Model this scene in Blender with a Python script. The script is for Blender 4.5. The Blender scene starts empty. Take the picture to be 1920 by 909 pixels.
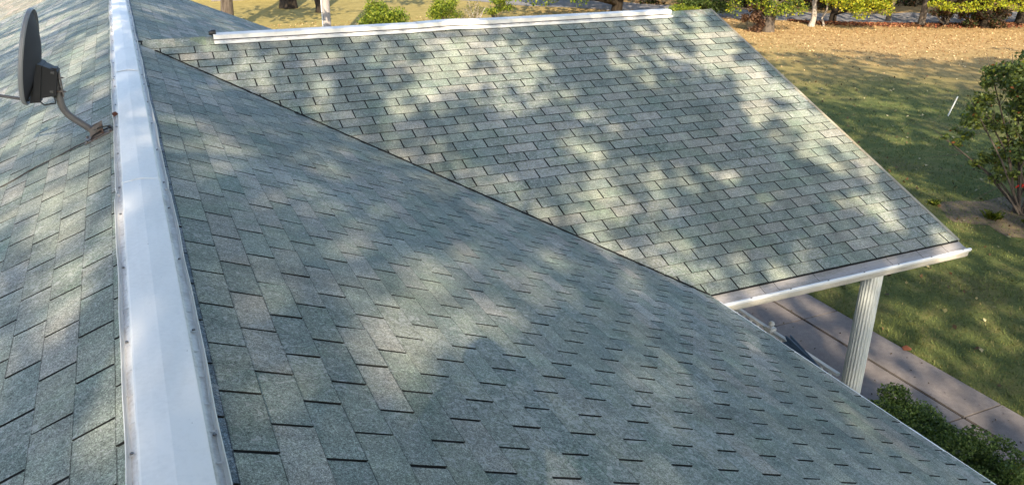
import bpy, math, random
import numpy as np
from mathutils import Vector, Matrix
random.seed(7); rng = np.random.default_rng(7)
R = math.radians
scene = bpy.context.scene
col = scene.collection

# ---------------------------------------------------------------- camera
cam_d = bpy.data.cameras.new("camera"); cam = bpy.data.objects.new("camera", cam_d); col.objects.link(cam)
scene.camera = cam
cam_d.sensor_width = 36.0
cam_d.lens = 1530.4 / 1920 * 36.0
cam_d.clip_start = 0.02; cam_d.clip_end = 2000
pt, yw, rl = R(22.92), R(24.81), R(0.527)
F = Vector((math.sin(yw)*math.cos(pt), math.cos(yw)*math.cos(pt), -math.sin(pt)))
Rt = Vector((math.cos(yw), -math.sin(yw), 0)); Up = Rt.cross(F)
R2 = Rt*math.cos(rl) + Up*math.sin(rl); U2 = -Rt*math.sin(rl) + Up*math.cos(rl)
M = Matrix((R2, U2, -F)).transposed().to_4x4(); M.translation = Vector((0.059, 0, 1.267))
cam.matrix_world = M

# ---------------------------------------------------------------- light
SUN_AZ, SUN_EL = R(21.3), R(31.5)                 # light travels towards +x,+y and down
S = np.array([math.sin(SUN_AZ)*math.cos(SUN_EL), math.cos(SUN_AZ)*math.cos(SUN_EL), -math.sin(SUN_EL)])
world = bpy.data.worlds.new("World"); scene.world = world; world.use_nodes = True
wn = world.node_tree.nodes; wl = world.node_tree.links
sky = wn.new("ShaderNodeTexSky"); sky.sky_type = 'NISHITA'; sky.sun_disc = False
sky.sun_elevation = SUN_EL; sky.sun_rotation = R(201.3); sky.air_density = 1.0; sky.dust_density = 1.2
wl.new(sky.outputs[0], wn['Background'].inputs[0]); wn['Background'].inputs[1].default_value = 0.15
sd = bpy.data.lights.new("sun", 'SUN'); sd.energy = 3.6; sd.angle = R(0.55); sd.color = (1.0, 0.85, 0.62)
sun = bpy.data.objects.new("sun", sd); col.objects.link(sun)
sun.rotation_euler = Vector(tuple(-S)).to_track_quat('Z', 'Y').to_euler()
scene.view_settings.view_transform = 'Standard'; scene.view_settings.look = 'None'
scene.view_settings.exposure = 1.4; scene.view_settings.gamma = 1.0

# ---------------------------------------------------------------- helpers
def tag(o, label=None, cat=None, group=None, kind=None):
    if label: o['label'] = label
    if cat: o['category'] = cat
    if group: o['group'] = group
    if kind: o['kind'] = kind
    return o
def empty(name, loc=(0,0,0), label=None, cat=None, group=None):
    o = bpy.data.objects.new(name, None); o.location = loc; o.empty_display_size = .3
    col.objects.link(o); return tag(o, label, cat, group)
def link(name, me, parent=None):
    o = bpy.data.objects.new(name, me); col.objects.link(o)
    if parent is not None:
        o.parent = parent
        o.location = -Vector(world_loc(parent))
    return o
def world_loc(o):
    v = Vector((0,0,0))
    while o is not None:
        v = v + Vector(o.location); o = o.parent
    return v
class MB:
    """collects faces in world coordinates; build() links them as one mesh object"""
    def __init__(s): s.v=[]; s.f=[]; s.m=[]; s.c=[]
    def face(s, pts, m=0, c=None):
        i=len(s.v); s.v += [tuple(p) for p in pts]; s.f.append(tuple(range(i,i+len(pts)))); s.m.append(m)
        s.c.append(c if c is not None else (1,1,1))
    def add(s, vs, fs, m=0, c=None):
        i=len(s.v); s.v += [tuple(p) for p in vs]
        for f in fs: s.f.append(tuple(i+k for k in f)); s.m.append(m); s.c.append(c if c is not None else (1,1,1))
    def box(s, lo, hi, m=0, rot=0, piv=None):
        x0,y0,z0=lo; x1,y1,z1=hi
        vs=[(x0,y0,z0),(x1,y0,z0),(x1,y1,z0),(x0,y1,z0),(x0,y0,z1),(x1,y0,z1),(x1,y1,z1),(x0,y1,z1)]
        if rot:
            px,py=piv or ((x0+x1)/2,(y0+y1)/2); ca,sa=math.cos(rot),math.sin(rot)
            vs=[(px+(x-px)*ca-(y-py)*sa, py+(x-px)*sa+(y-py)*ca, z) for x,y,z in vs]
        s.add(vs,[(0,3,2,1),(4,5,6,7),(0,1,5,4),(1,2,6,5),(2,3,7,6),(3,0,4,7)],m)
    def tube(s, pts, rad, n=10, m=0, cap=True, squash=1.0):
        pts=[Vector(p) for p in pts]
        if not hasattr(rad,'__len__'): rad=[rad]*len(pts)
        i0=len(s.v); prev=None
        for k,p in enumerate(pts):
            t=(pts[min(k+1,len(pts)-1)]-pts[max(k-1,0)]).normalized()
            if prev is None:
                a=Vector((0,0,1)) if abs(t.z)<.9 else Vector((1,0,0))
                u=t.cross(a).normalized()
            else: u=(prev-t*prev.dot(t)).normalized()
            w=t.cross(u); prev=u
            for j in range(n):
                an=2*math.pi*j/n; s.v.append(tuple(p+(u*math.cos(an)+w*math.sin(an)*squash)*rad[k]))
        for k in range(len(pts)-1):
            for j in range(n):
                a=i0+k*n+j; b=i0+k*n+(j+1)%n
                s.f.append((a,b,b+n,a+n)); s.m.append(m); s.c.append((1,1,1))
        if cap:
            s.f.append(tuple(i0+j for j in range(n))[::-1]); s.m.append(m); s.c.append((1,1,1))
            e=i0+(len(pts)-1)*n; s.f.append(tuple(e+j for j in range(n))); s.m.append(m); s.c.append((1,1,1))
    def lathe(s, prof, c, n=24, m=0):
        i0=len(s.v)
        for r,z in prof:
            for j in range(n):
                a=2*math.pi*j/n; s.v.append((c[0]+r*math.cos(a),c[1]+r*math.sin(a),c[2]+z))
        for k in range(len(prof)-1):
            for j in range(n):
                a=i0+k*n+j;b=i0+k*n+(j+1)%n
                s.f.append((a,b,b+n,a+n)); s.m.append(m); s.c.append((1,1,1))
    def sheet(s, grid, m=0):
        i0=len(s.v); nr=len(grid); nc=len(grid[0])
        for r in grid: s.v += [tuple(p) for p in r]
        for r in range(nr-1):
            for k in range(nc-1):
                a=i0+r*nc+k; s.f.append((a,a+1,a+nc+1,a+nc)); s.m.append(m); s.c.append((1,1,1))
    def build(s, name, mats, parent=None, smooth=False, color=False):
        me=bpy.data.meshes.new(name); me.from_pydata(s.v,[],s.f)
        if not isinstance(mats,(list,tuple)): mats=[mats]
        for m in mats: me.materials.append(m)
        me.polygons.foreach_set('material_index', s.m)
        if color:
            at=me.color_attributes.new('tone','FLOAT_COLOR','CORNER')
            arr=[]
            for f,c in zip(s.f,s.c): arr += [c[0],c[1],c[2],1.0]*len(f)
            at.data.foreach_set('color',arr)
        if smooth:
            me.polygons.foreach_set('use_smooth',[True]*len(s.f))
            try: me.set_sharp_from_angle(angle=R(40))
            except Exception: pass
        me.update()
        return link(name,me,parent)
def quads_mesh(name, P, mat, parent=None, colr=None, tri=False):
    """P: (n,4,3) leaf quads"""
    n,k=P.shape[:2]
    me=bpy.data.meshes.new(name); me.vertices.add(n*k); me.vertices.foreach_set('co',P.reshape(-1).astype(np.float32))
    me.loops.add(n*k); me.loops.foreach_set('vertex_index',np.arange(n*k,dtype=np.int32))
    me.polygons.add(n); me.polygons.foreach_set('loop_start',np.arange(0,n*k,k,dtype=np.int32))
    me.polygons.foreach_set('loop_total',np.full(n,k,dtype=np.int32))
    me.materials.append(mat)
    if colr is not None:
        at=me.color_attributes.new('tone','FLOAT_COLOR','CORNER')
        c=np.ones((n,k,4),dtype=np.float32); c[:,:,:3]=colr[:,None,:]
        at.data.foreach_set('color',c.reshape(-1))
    me.update(calc_edges=True); me.validate()
    return link(name,me,parent)
def leaf_quads(C, size, r, up=0.0, aspect=.6):
    n=len(C)
    a=r.normal(size=(n,3)); a/=np.linalg.norm(a,axis=1)[:,None]
    nn=r.normal(size=(n,3)); nn[:,2]+=up; nn-=a*(nn*a).sum(1)[:,None]; nn/=np.linalg.norm(nn,axis=1)[:,None]
    a=np.cross(nn,np.cross(a,nn)); b=np.cross(nn,a)
    sz=(size*r.uniform(.6,1.3,n))[:,None] if np.isscalar(size) else (size*r.uniform(.6,1.3,n))[:,None]
    a=a*sz*.5; b=b*sz*.5*aspect
    fold=nn*sz*.12
    return np.stack([C-a, C-b*1.0+fold+a*.15, C+a, C+b+fold+a*.15],1)

# ---------------------------------------------------------------- materials
def mat(name, base=(.5,.5,.5), rough=.6, metal=0., spec=.5):
    m=bpy.data.materials.new(name); m.use_nodes=True; b=m.node_tree.nodes['Principled BSDF']
    b.inputs['Base Color'].default_value=(*base,1); b.inputs['Roughness'].default_value=rough
    b.inputs['Metallic'].default_value=metal; b.inputs['Specular IOR Level'].default_value=spec
    return m
class NT:
    def __init__(s,m): s.m=m; s.t=m.node_tree; s.b=s.t.nodes['Principled BSDF']
    def n(s,t,**k):
        x=s.t.nodes.new(t)
        for a,b in k.items(): setattr(x,a,b)
        return x
    def l(s,a,b): s.t.links.new(a,b)
    def coord(s, scale=(1,1,1), rot=(0,0,0), out='Object'):
        tc=s.n('ShaderNodeTexCoord'); mp=s.n('ShaderNodeMapping')
        mp.inputs['Scale'].default_value=scale; mp.inputs['Rotation'].default_value=rot
        s.l(tc.outputs[out],mp.inputs[0]); return mp.outputs[0]
    def noise(s, co, scale, detail=4, rough=.6, dist=0):
        x=s.n('ShaderNodeTexNoise'); x.inputs['Scale'].default_value=scale; x.inputs['Detail'].default_value=detail
        x.inputs['Roughness'].default_value=rough; x.inputs['Distortion'].default_value=dist
        s.l(co,x.inputs['Vector']); return x.outputs[0]
    def ramp(s, f, stops):
        x=s.n('ShaderNodeValToRGB'); e=x.color_ramp.elements
        while len(e)<len(stops): e.new(.5)
        for el,(p,c) in zip(e,stops):
            el.position=p; el.color=(*c,1) if len(c)==3 else c
        s.l(f,x.inputs[0]); return x.outputs[0]
    def mix(s, a, b, f=.5, mode='MIX'):
        x=s.n('ShaderNodeMix',data_type='RGBA',blend_type=mode)
        for sock,v in ((x.inputs[0],f),(x.inputs[6],a),(x.inputs[7],b)):
            if hasattr(v,'links'): s.l(v,sock)
            else: sock.default_value = v if not hasattr(v,'__len__') else (*v,1)
        return x.outputs[2]
    def bump(s, h, strength=.3, dist=.01):
        x=s.n('ShaderNodeBump'); x.inputs['Strength'].default_value=strength; x.inputs['Distance'].default_value=dist
        s.l(h,x.inputs['Height']); s.l(x.outputs[0],s.b.inputs['Normal'])
g3=lambda v:(v,v,v)

def shingle_mat(name, tint=(1,1,1), streak=(1,1,1)):
    m=mat(name,rough=.95,spec=.25); t=NT(m); co=t.coord()
    at=t.n('ShaderNodeAttribute',attribute_name='tone')
    c=at.outputs['Color']
    if tint!=(1,1,1): c=t.mix(c,tint,1.0,'MULTIPLY')
    # ceramic granules: light and dark chips
    g1=t.noise(co,330,2,.7); g2=t.noise(co,120,3,.7); g3_=t.noise(co,38,3,.6)
    c=t.mix(c, t.ramp(g1,[(.34,g3(.36)),(.50,g3(.95)),(.64,g3(2.1))]), .85,'MULTIPLY')
    c=t.mix(c, t.ramp(g2,[(.32,g3(.5)),(.5,g3(1.)),(.68,g3(1.6))]), .85,'MULTIPLY')
    c=t.mix(c, t.ramp(g3_,[(.3,g3(.85)),(.7,g3(1.15))]), 1.,'MULTIPLY')
    # blended greenish / lavender drops of colour
    b=t.noise(co,3.2,3,.6)
    c=t.mix(c, t.ramp(b,[(.3,(.90,.99,.93)),(.5,(1,1,1)),(.7,(1.08,1.07,1.06))]),1.,'MULTIPLY')
    b2=t.noise(co,7.5,4,.65,.6)
    c=t.mix(c, t.ramp(b2,[(.3,(.84,.88,.88)),(.5,(1,1,1)),(.7,(1.15,1.13,1.08))]),1.,'MULTIPLY')
    # run-down streaks and weathering
    s_=t.noise(t.coord(scale=streak),1.0,4,.6,.4)
    c=t.mix(c, t.ramp(s_,[(.34,g3(.84)),(.5,g3(1.)),(.62,g3(1.1)),(.75,g3(1.22))]),1.,'MULTIPLY')
    # a few pale scuffs
    v=t.noise(co,26,5,.75,1.5); v2=t.noise(co,1.1,2,.5)
    c=t.mix(c,(.45,.46,.45), t.ramp(t.mix(v,v2,.5,'MULTIPLY'),[(.405,g3(0)),(.47,g3(.6))]))
    t.l(c,t.b.inputs['Base Color']); t.bump(t.mix(g1,g2,.5),.55,.004)
    return m
M_sh_main=shingle_mat('shingle_main',streak=(.35,5,.35))
M_sh_cross=shingle_mat('shingle_cross',tint=(1.02,1.02,.99),streak=(5,.4,.4))
M_sh_tan=shingle_mat('shingle_tan',tint=(1.18,.98,.86),streak=(.35,4,.35))
M_butt=mat('shingle_edge',(.022,.024,.024),.95,spec=.1)
M_under=mat('roof_deck',(.018,.019,.02),.95,spec=.1)  # weathered dark layer, blackened further for the shade inside the tab slots

def metal_white(name, base=(.74,.75,.77), rough=.42, dirt=(.42,.41,.39), amt=.5, sc=(9,1.2,9), pink=False):
    m=mat(name,base,rough,0.,.5); t=NT(m); co=t.coord()
    d=t.noise(t.coord(scale=sc),1.,5,.65,.3); f=t.noise(co,60,4,.7)
    c=t.mix(base,dirt,t.ramp(t.mix(d,f,.35),[(.46,g3(0)),(.62,g3(amt)),(.8,g3(min(1,amt*1.6)))]))
    sp=t.noise(co,45,2,.5)
    c=t.mix(c,(.16,.12,.09),t.ramp(sp,[(.76,g3(0)),(.79,g3(.8))]))
    t.l(c,t.b.inputs['Base Color']); t.bump(t.noise(co,7,3),.16,.01)
    return m
M_vent=metal_white('vent_aluminium',(.84,.81,.775),.5,(.55,.53,.5),.3,(6,2.2,6))
M_flange=metal_white('vent_flange',(.68,.66,.64),.5,(.36,.32,.29),.7,(14,3,14))
M_slot=mat('vent_slot',(.05,.05,.055),.7)
M_lip=metal_white('vent_lip',(.80,.80,.80),.4,amt=.12)
M_gutter=metal_white('gutter_white',(.62,.58,.51),.45,(.32,.29,.24),.5,(2,14,14))
M_guard=metal_white('gutter_guard',(.36,.335,.33),.6,(.2,.19,.17),.8,(3,12,12))
M_column=metal_white('column_white',(.58,.61,.60),.5,(.42,.44,.38),.45,(6,6,.8))
M_white=metal_white('painted_white',(.72,.72,.70),.5,amt=.3)
M_black=mat('black_plastic',(.012,.012,.013),.5)
M_dish=mat('dish_grey',(.135,.135,.15),.7,spec=.25); 
t=NT(M_dish); c=t.mix((.034,.034,.042),(.062,.062,.072),t.noise(t.coord(),14,5,.7)); t.l(c,t.b.inputs['Base Color'])
M_dish_rim=mat('dish_rim',(.22,.22,.23),.45)
M_bracket=mat('bracket_dark',(.014,.014,.018),.6)
M_mast=mat('mast_grey',(.12,.11,.11),.45); t=NT(M_mast)
t.l(t.mix((.085,.078,.08),(.15,.14,.14),t.noise(t.coord(scale=(1,1,1)),22,4,.7)),t.b.inputs['Base Color'])
M_rust=mat('foot_steel',(.12,.10,.095),.6); t=NT(M_rust)
t.l(t.mix((.14,.125,.12),(.09,.045,.03),t.ramp(t.noise(t.coord(),30,4,.7),[(.5,g3(0)),(.65,g3(1))])),t.b.inputs['Base Color'])
M_bolt=mat('zinc_bolt',(.16,.155,.15),.45,.6)

def concrete_mat():
    m=mat('walk_concrete',(.2,.18,.18),.9,spec=.2); t=NT(m); co=t.coord()
    a=t.noise(co,1.1,5,.65,.4); b=t.noise(co,240,2,.6); c_=t.noise(co,14,5,.7)
    c=t.ramp(a,[(.3,(.15,.132,.128)),(.55,(.205,.18,.173)),(.75,(.26,.232,.215))])
    c=t.mix(c,t.ramp(b,[(.3,g3(.7)),(.7,g3(1.3))]),1.,'MULTIPLY')
    c=t.mix(c,t.ramp(c_,[(.3,g3(.85)),(.7,g3(1.12))]),1.,'MULTIPLY')
    t.l(c,t.b.inputs['Base Color']); t.bump(b,.3,.003); return m
M_conc=concrete_mat()
M_joint=mat('joint_dark',(.035,.03,.03),.95,spec=.1)
def ground_mat():
    m=mat('lawn_ground',(.06,.08,.03),.95,spec=.1); t=NT(m); co=t.coord()
    tc=t.n('ShaderNodeTexCoord'); sx=t.n('ShaderNodeSeparateXYZ'); t.l(tc.outputs['Object'],sx.inputs[0])
    # distance from the house front: near lawn is green, far lawn is dry and leaf strewn
    ma=t.n('ShaderNodeMath',operation='MULTIPLY_ADD'); t.l(sx.outputs[0],ma.inputs[0]); ma.inputs[1].default_value=.56; t.l(sx.outputs[1],ma.inputs[2])
    nz=t.noise(co,.16,4,.6,.5)
    ad=t.n('ShaderNodeMath',operation='MULTIPLY_ADD'); t.l(nz,ad.inputs[0]); ad.inputs[1].default_value=13.; t.l(ma.outputs[0],ad.inputs[2])
    mr=t.n('ShaderNodeMapRange'); t.l(ad.outputs[0],mr.inputs[0]); mr.inputs[1].default_value=34.; mr.inputs[2].default_value=47.
    fine=t.noise(co,55,5,.75); mid=t.noise(co,2.2,5,.7,.5); mid2=t.noise(co,.55,3,.6,.3)
    gr=t.ramp(mid,[(.28,(.076,.094,.033)),(.5,(.108,.128,.043)),(.72,(.185,.170,.062))])
    gr=t.mix(gr,(.14,.115,.055),t.ramp(mid2,[(.5,g3(0)),(.68,g3(.55))]))
    dry=t.ramp(mid,[(.25,(.28,.18,.078)),(.5,(.39,.26,.12)),(.72,(.48,.34,.165))])
    mx=t.n('ShaderNodeMapRange'); t.l(sx.outputs[0],mx.inputs[0]); mx.inputs[1].default_value=27.; mx.inputs[2].default_value=17.; mx.inputs[3].default_value=0.; mx.inputs[4].default_value=.6
    dry=t.mix(dry,t.ramp(mid,[(.28,(.16,.17,.045)),(.6,(.27,.25,.07)),(.75,(.36,.29,.10))]),mx.outputs[0])
    c=t.mix(gr,dry,mr.outputs[0])
    c=t.mix(c,t.ramp(fine,[(.25,g3(.5)),(.5,g3(1.)),(.75,g3(1.5))]),1.,'MULTIPLY')
    t.l(c,t.b.inputs['Base Color']); t.bump(fine,.6,.03); return m
M_ground=ground_mat()
def road_mat():
    m=mat('road_gravel',(.2,.19,.19),.95); t=NT(m); co=t.coord()
    c=t.ramp(t.noise(co,.7,5,.7,.3),[(.3,(.15,.14,.145)),(.7,(.27,.26,.27))])
    c=t.mix(c,t.ramp(t.noise(co,60,3,.7),[(.3,g3(.75)),(.7,g3(1.2))]),1.,'MULTIPLY'); t.l(c,t.b.inputs['Base Color']); return m
M_road=road_mat()
def attr_leaf(name, trans=.35, rough=.55):
    m=mat(name,rough=rough,spec=.25); t=NT(m); at=t.n('ShaderNodeAttribute',attribute_name='tone')
    t.l(at.outputs['Color'],t.b.inputs['Base Color'])
    tr=t.n('ShaderNodeBsdfTranslucent'); t.l(t.mix(at.outputs['Color'],(1.35,1.25,.7),1.,'MULTIPLY'),tr.inputs[0])
    mx=t.n('ShaderNodeMixShader'); mx.inputs[0].default_value=trans
    out=[n for n in t.t.nodes if n.type=='OUTPUT_MATERIAL'][0]
    t.l(t.b.outputs[0],mx.inputs[1]); t.l(tr.outputs[0],mx.inputs[2]); t.l(mx.outputs[0],out.inputs[0]); return m
M_leaf=attr_leaf('leaf')
M_litter=attr_leaf('dry_leaf',.1,.8)
def bark_mat(name,a,b,sc=(9,9,1.6)):
    m=mat(name,a,.95,spec=.15); t=NT(m); n=t.noise(t.coord(scale=sc),1.,6,.75,.6)
    t.l(t.ramp(n,[(.32,a),(.66,b)]),t.b.inputs['Base Color']); t.bump(n,.8,.05); return m
M_bark=bark_mat('bark',(.05,.038,.03),(.17,.14,.115))
M_bark_pale=bark_mat('bark_pale',(.22,.19,.16),(.5,.46,.42))
M_bark_dark=bark_mat('bark_dark',(.016,.012,.010),(.05,.04,.03))
M_pole=bark_mat('pole_wood',(.30,.265,.25),(.46,.42,.40),(14,14,.5))
M_wall=mat('siding',(.55,.54,.5),.6); t=NT(M_wall)
w_=t.n('ShaderNodeTexWave',bands_direction='Z'); w_.inputs['Scale'].default_value=1.6; w_.inputs['Distortion'].default_value=0
t.l(t.coord(),w_.inputs[0]); t.l(t.ramp(w_.outputs[0],[(.0,(.3,.3,.28)),(.12,(.6,.59,.55)),(1,(.62,.61,.57))]),t.b.inputs['Base Color'])
M_glass=mat('window_glass',(.02,.025,.03),.08)
M_blue=mat('blue_cloth',(.015,.045,.115),.6); t=NT(M_blue)
t.l(t.mix((.03,.065,.13),(.07,.12,.20),t.noise(t.coord(),9,4,.6)),t.b.inputs['Base Color'])
M_skin=mat('skin',(.5,.3,.22),.5); M_jacket=mat('jacket',(.05,.06,.09),.8); M_jeans=mat('jeans',(.04,.06,.12),.85)
M_soil=mat('soil',(.07,.045,.03),.95); t=NT(M_soil)
t.l(t.ramp(t.noise(t.coord(),6,6,.75),[(.3,(.075,.055,.032)),(.7,(.20,.145,.085))]),t.b.inputs['Base Color'])

# ================================================================ geometry constants (metres, ridge of the house = y axis at z 0)
A1=R(22.78); A2=R(22.08); T1=math.tan(A1); T2=math.tan(A2)
E_=.127; TB=.3048
YR=8.703; ZR=-.032; XG=6.83          # cross gable: ridge line y, ridge height, gable end
Y0,Y1=-2.6,16.05                      # main roof ends
GZ=-4.3
DE=4.31                               # main slope length
DC=4.351                              # cross slope length (last shingle row)
XE=DE*math.cos(A1)
def z_main(x,y): return -T1*abs(x)
def z_cross(x,y): return ZR-T2*abs(y-YR)

# ================================================================ ground, road, walk
g=MB(); n=60
xs=np.concatenate([[-400,-150],np.linspace(-60,90,60),[200,500]]); ys=np.concatenate([[-400,-120],np.linspace(-40,90,54),[200,600]])
def gz(x,y):
    d=max(0,x-8.9); return GZ - 0.0
g.sheet([[ (x,y,gz(x,y)) for x in xs] for y in ys])
tag(g.build('lawn',M_ground),kind='structure')
rd=MB()
path=[(10,58),(17,50),(22,43.5),(27,38.2),(31,33.6),(35,31.3),(39,29.9),(45,28.6),(60,27),(90,26)]
def smooth_path(p,k=6):
    out=[]
    for i in range(len(p)-1):
        p0=p[max(i-1,0)];p1=p[i];p2=p[i+1];p3=p[min(i+2,len(p)-1)]
        for s in range(k):
            t=s/k; out.append(tuple(.5*((2*p1[a])+(-p0[a]+p2[a])*t+(2*p0[a]-5*p1[a]+4*p2[a]-p3[a])*t*t+(-p0[a]+3*p1[a]-3*p2[a]+p3[a])*t**3) for a in range(2)))
    return out+[p[-1]]
sp=smooth_path(path)
rows=[]
for i,p in enumerate(sp):
    q=sp[min(i+1,len(sp)-1)]; o=sp[max(i-1,0)]; tx,ty=q[0]-o[0],q[1]-o[1]; L=math.hypot(tx,ty); nx,ny=-ty/L,tx/L
    hw=1.9
    rows.append([(p[0]+nx*s*(hw+.25*math.sin(i*1.3+s)), p[1]+ny*s*(hw+.25*math.sin(i*1.3+s)), GZ+.012) for s in (-1,-.5,0,.5,1)])
rd.sheet(rows); tag(rd.build('road',M_road),kind='structure')
wk=MB()
# concrete walk cast in slabs with grooved joints between them
js=[-4,-2.81,-.2,2.41,5.03,7.65,10.27,12.9,15.5]
for a,b in zip(js[:-1],js[1:]):
    for x0,x1 in ((3.3,5.6),(5.6,8.19),(8.215,8.86)):
        wk.box((x0+.011,a+.011,GZ-.06),(x1-.011,b-.011,GZ+.035))
wk.box((3.3,-4,GZ-.07),(8.86,15.5,GZ+.012),1)
tag(wk.build('sidewalk',[M_conc,M_joint]),kind='structure')

# ================================================================ the house
house=empty('house',(0,6,GZ),'green shingled gable house whose white vented ridge runs away from the camera','house')
TONES=[((.155,.183,.176),.30),((.182,.207,.190),.30),((.200,.217,.196),.19),((.222,.228,.216),.13),((.248,.250,.238),.08)]
def tone(r,blue=0):
    u=r.random(); acc=0
    for c,p in TONES:
        acc+=p
        if u<acc: break
    k=r.uniform(.88,1.12); c=[c[0]*1.155*k,c[1]*1.13*k,c[2]*1.085*k]
    if blue: c=[c[0]*.55,c[1]*.62,c[2]*.85]
    return tuple(c)
def clip(poly,fn):
    out=[]
    for i in range(len(poly)):
        a=poly[i]; b=poly[(i+1)%len(poly)]; fa=fn(*a); fb=fn(*b)
        if fa>=0: out.append(a)
        if (fa>=0)!=(fb>=0):
            t=fa/(fa-fb); out.append((a[0]+(b[0]-a[0])*t,a[1]+(b[1]-a[1])*t))
    return out
def shingle_plane(mb, place, u0, u1, phase, n0, n1, dtop, dmax, clips=(), seed=1, lift=0., blue_first=False, edge=.0028):
    """place(u,d,h)->xyz; rows n0..n1; row n covers d = dtop+n*E .. +E"""
    r=random.Random(seed)
    for nrow in range(n0,n1):
        d0=dtop+nrow*E_; d1=min(d0+E_,dmax)
        off=phase+(TB/2 if nrow%2 else 0)
        k0=math.floor((u0-off)/TB); k1=math.ceil((u1-off)/TB)
        drow=r.uniform(-.0012,.0012); prevc=tone(r)
        for k in range(k0,k1+1):
            ua=off+k*TB+.0062+r.uniform(-.001,.001); ub=off+(k+1)*TB-.0062+r.uniform(-.001,.001)
            ua=max(ua,u0); ub=min(ub,u1)
            if ub-ua<.01: continue
            j=[r.uniform(-.0013,.0013) for _ in range(2)]
            cc=tone(r,blue_first and nrow==n0)
            if r.random()<.35 : cc=tuple(.5*(a+b) for a,b in zip(cc,prevc))
            prevc=cc
            poly=[(ua,d0-.004),(ub,d0-.004),(ub,d1+j[1]+drow),(ua,d1+j[0]+drow)]
            for fn in clips: 
                poly=clip(poly,fn)
                if len(poly)<3: break
            if len(poly)<3: continue
            l1=r.uniform(.0042,.0062); l0=r.uniform(.0002,.0012)
            if r.random()<.06: l1+=.003
            H=lambda u,d: lift+l0+(l1-l0)*(d-d0)/E_ 
            top=[place(u,d,H(u,d)) for u,d in poly]; bot=[place(u,d,lift-.004) for u,d in poly]
            m=len(poly)
            if len(poly)==4 and edge:      # darker strip along the lower edge of the tab
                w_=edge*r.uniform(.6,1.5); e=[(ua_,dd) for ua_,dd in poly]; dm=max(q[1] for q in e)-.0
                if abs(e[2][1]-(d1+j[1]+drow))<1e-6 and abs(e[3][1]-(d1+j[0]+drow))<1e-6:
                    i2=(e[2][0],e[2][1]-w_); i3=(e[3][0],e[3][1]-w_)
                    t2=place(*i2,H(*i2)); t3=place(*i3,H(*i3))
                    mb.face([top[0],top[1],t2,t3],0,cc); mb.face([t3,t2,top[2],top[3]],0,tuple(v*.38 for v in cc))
                else: mb.face(top,0,cc)
            else: mb.face(top,0,cc)
            for i in range(m): mb.face([top[i],bot[i],bot[(i+1)%m],top[(i+1)%m]],1,cc)
pMR=lambda u,d,h:(d*math.cos(A1)+h*math.sin(A1),u,-d*math.sin(A1)+h*math.cos(A1))
pML=lambda u,d,h:(-d*math.cos(A1)-h*math.sin(A1),u,-d*math.sin(A1)+h*math.cos(A1))
pCN=lambda u,d,h:(u,YR-d*math.cos(A2)-h*math.sin(A2),ZR-d*math.sin(A2)+h*math.cos(A2))
pCF=lambda u,d,h:(u,YR+d*math.cos(A2)+h*math.sin(A2),ZR-d*math.sin(A2)+h*math.cos(A2))
under_cross=lambda u,d: (-(z_cross(0,u)-z_main(d*math.cos(A1),0))+.03)   # >=0 : main roof is exposed
rf=MB()
# exposed part of the right slope before and behind the porch gable (a V shaped notch between them)
def notch_near(u,d): return under_cross(u,d) if u<YR else -1
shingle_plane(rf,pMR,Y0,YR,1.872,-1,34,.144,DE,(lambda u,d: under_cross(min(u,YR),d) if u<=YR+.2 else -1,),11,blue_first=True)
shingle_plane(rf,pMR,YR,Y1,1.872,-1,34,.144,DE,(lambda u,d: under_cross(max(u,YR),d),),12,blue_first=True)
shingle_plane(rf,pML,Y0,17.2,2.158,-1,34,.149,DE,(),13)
# decks
def slab(mb,poly,place,top,th,m):
    a=[place(u,d,top) for u,d in poly]; b=[place(u,d,top-th) for u,d in poly]
    mb.face(a,m); mb.face(b[::-1],m)
    for i in range(len(poly)): mb.face([a[i],b[i],b[(i+1)%len(poly)],a[(i+1)%len(poly)]],m)
slab(rf,[(Y0,0),(Y1,0),(Y1,DE-.012),(Y0,DE-.012)],pMR,-.001,.09,2)
slab(rf,[(Y0,0),(17.19,0),(17.19,DE-.012),(Y0,DE-.012)],pML,-.001,.09,2)
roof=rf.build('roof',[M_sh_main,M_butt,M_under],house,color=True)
roof['label']='main gable roof of blue-green three-tab shingles'
pf=MB()
vn=lambda u,d: z_cross(u,YR-d*math.cos(A2))-z_main(u,0)+.002
shingle_plane(pf,pCN,.10,XG,1.2154,0,33,.16,DC,(vn,),21,lift=.004)
shingle_plane(pf,pCN,.10,XG,1.2154,-1,0,.16,DC,(vn,),23,lift=.004)
shingle_plane(pf,pCF,.10,XG,1.2154,-1,33,.16,DC,(vn,),22,lift=.004)
xv=lambda d:(-(ZR-d*math.sin(A2)))/T1
for pl in (pCN,pCF):
    slab(pf,[(xv(0)+.02,0),(XG-.004,0),(XG-.004,DC+.01),(xv(DC)+.02,DC+.01)],pl,.0025,.09,2)
# ridge cap pieces each side of the porch vent
r=random.Random(5)
x=.02
while x<XG-.02:
    x2=min(x+.14,XG+.01)
    if x2>.22 and (x<.95 or x>6.02):
        c=tuple(v*r.uniform(1.0,1.25) for v in (.165,.18,.155)); hh=.009
        for sgn,pl in ((1,pCN),(-1,pCF)):
            p=[pl(x,.0,hh-.004),pl(x2,.0,hh),pl(x2,.15,hh),pl(x,.15,hh-.004)]
            b=[pl(x,.0,0),pl(x2,.0,0),pl(x2,.15,0),pl(x,.15,0)]
            pf.face(p if sgn>0 else p[::-1],0,c)
            for i in range(4): pf.face([p[i],b[i],b[(i+1)%4],p[(i+1)%4]],1,c)
    x=x2+.002
proof=pf.build('porch_roof',[M_sh_cross,M_butt,M_under],house,color=True)
proof['label']='porch gable roof meeting the main roof along a dark valley line'

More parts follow.
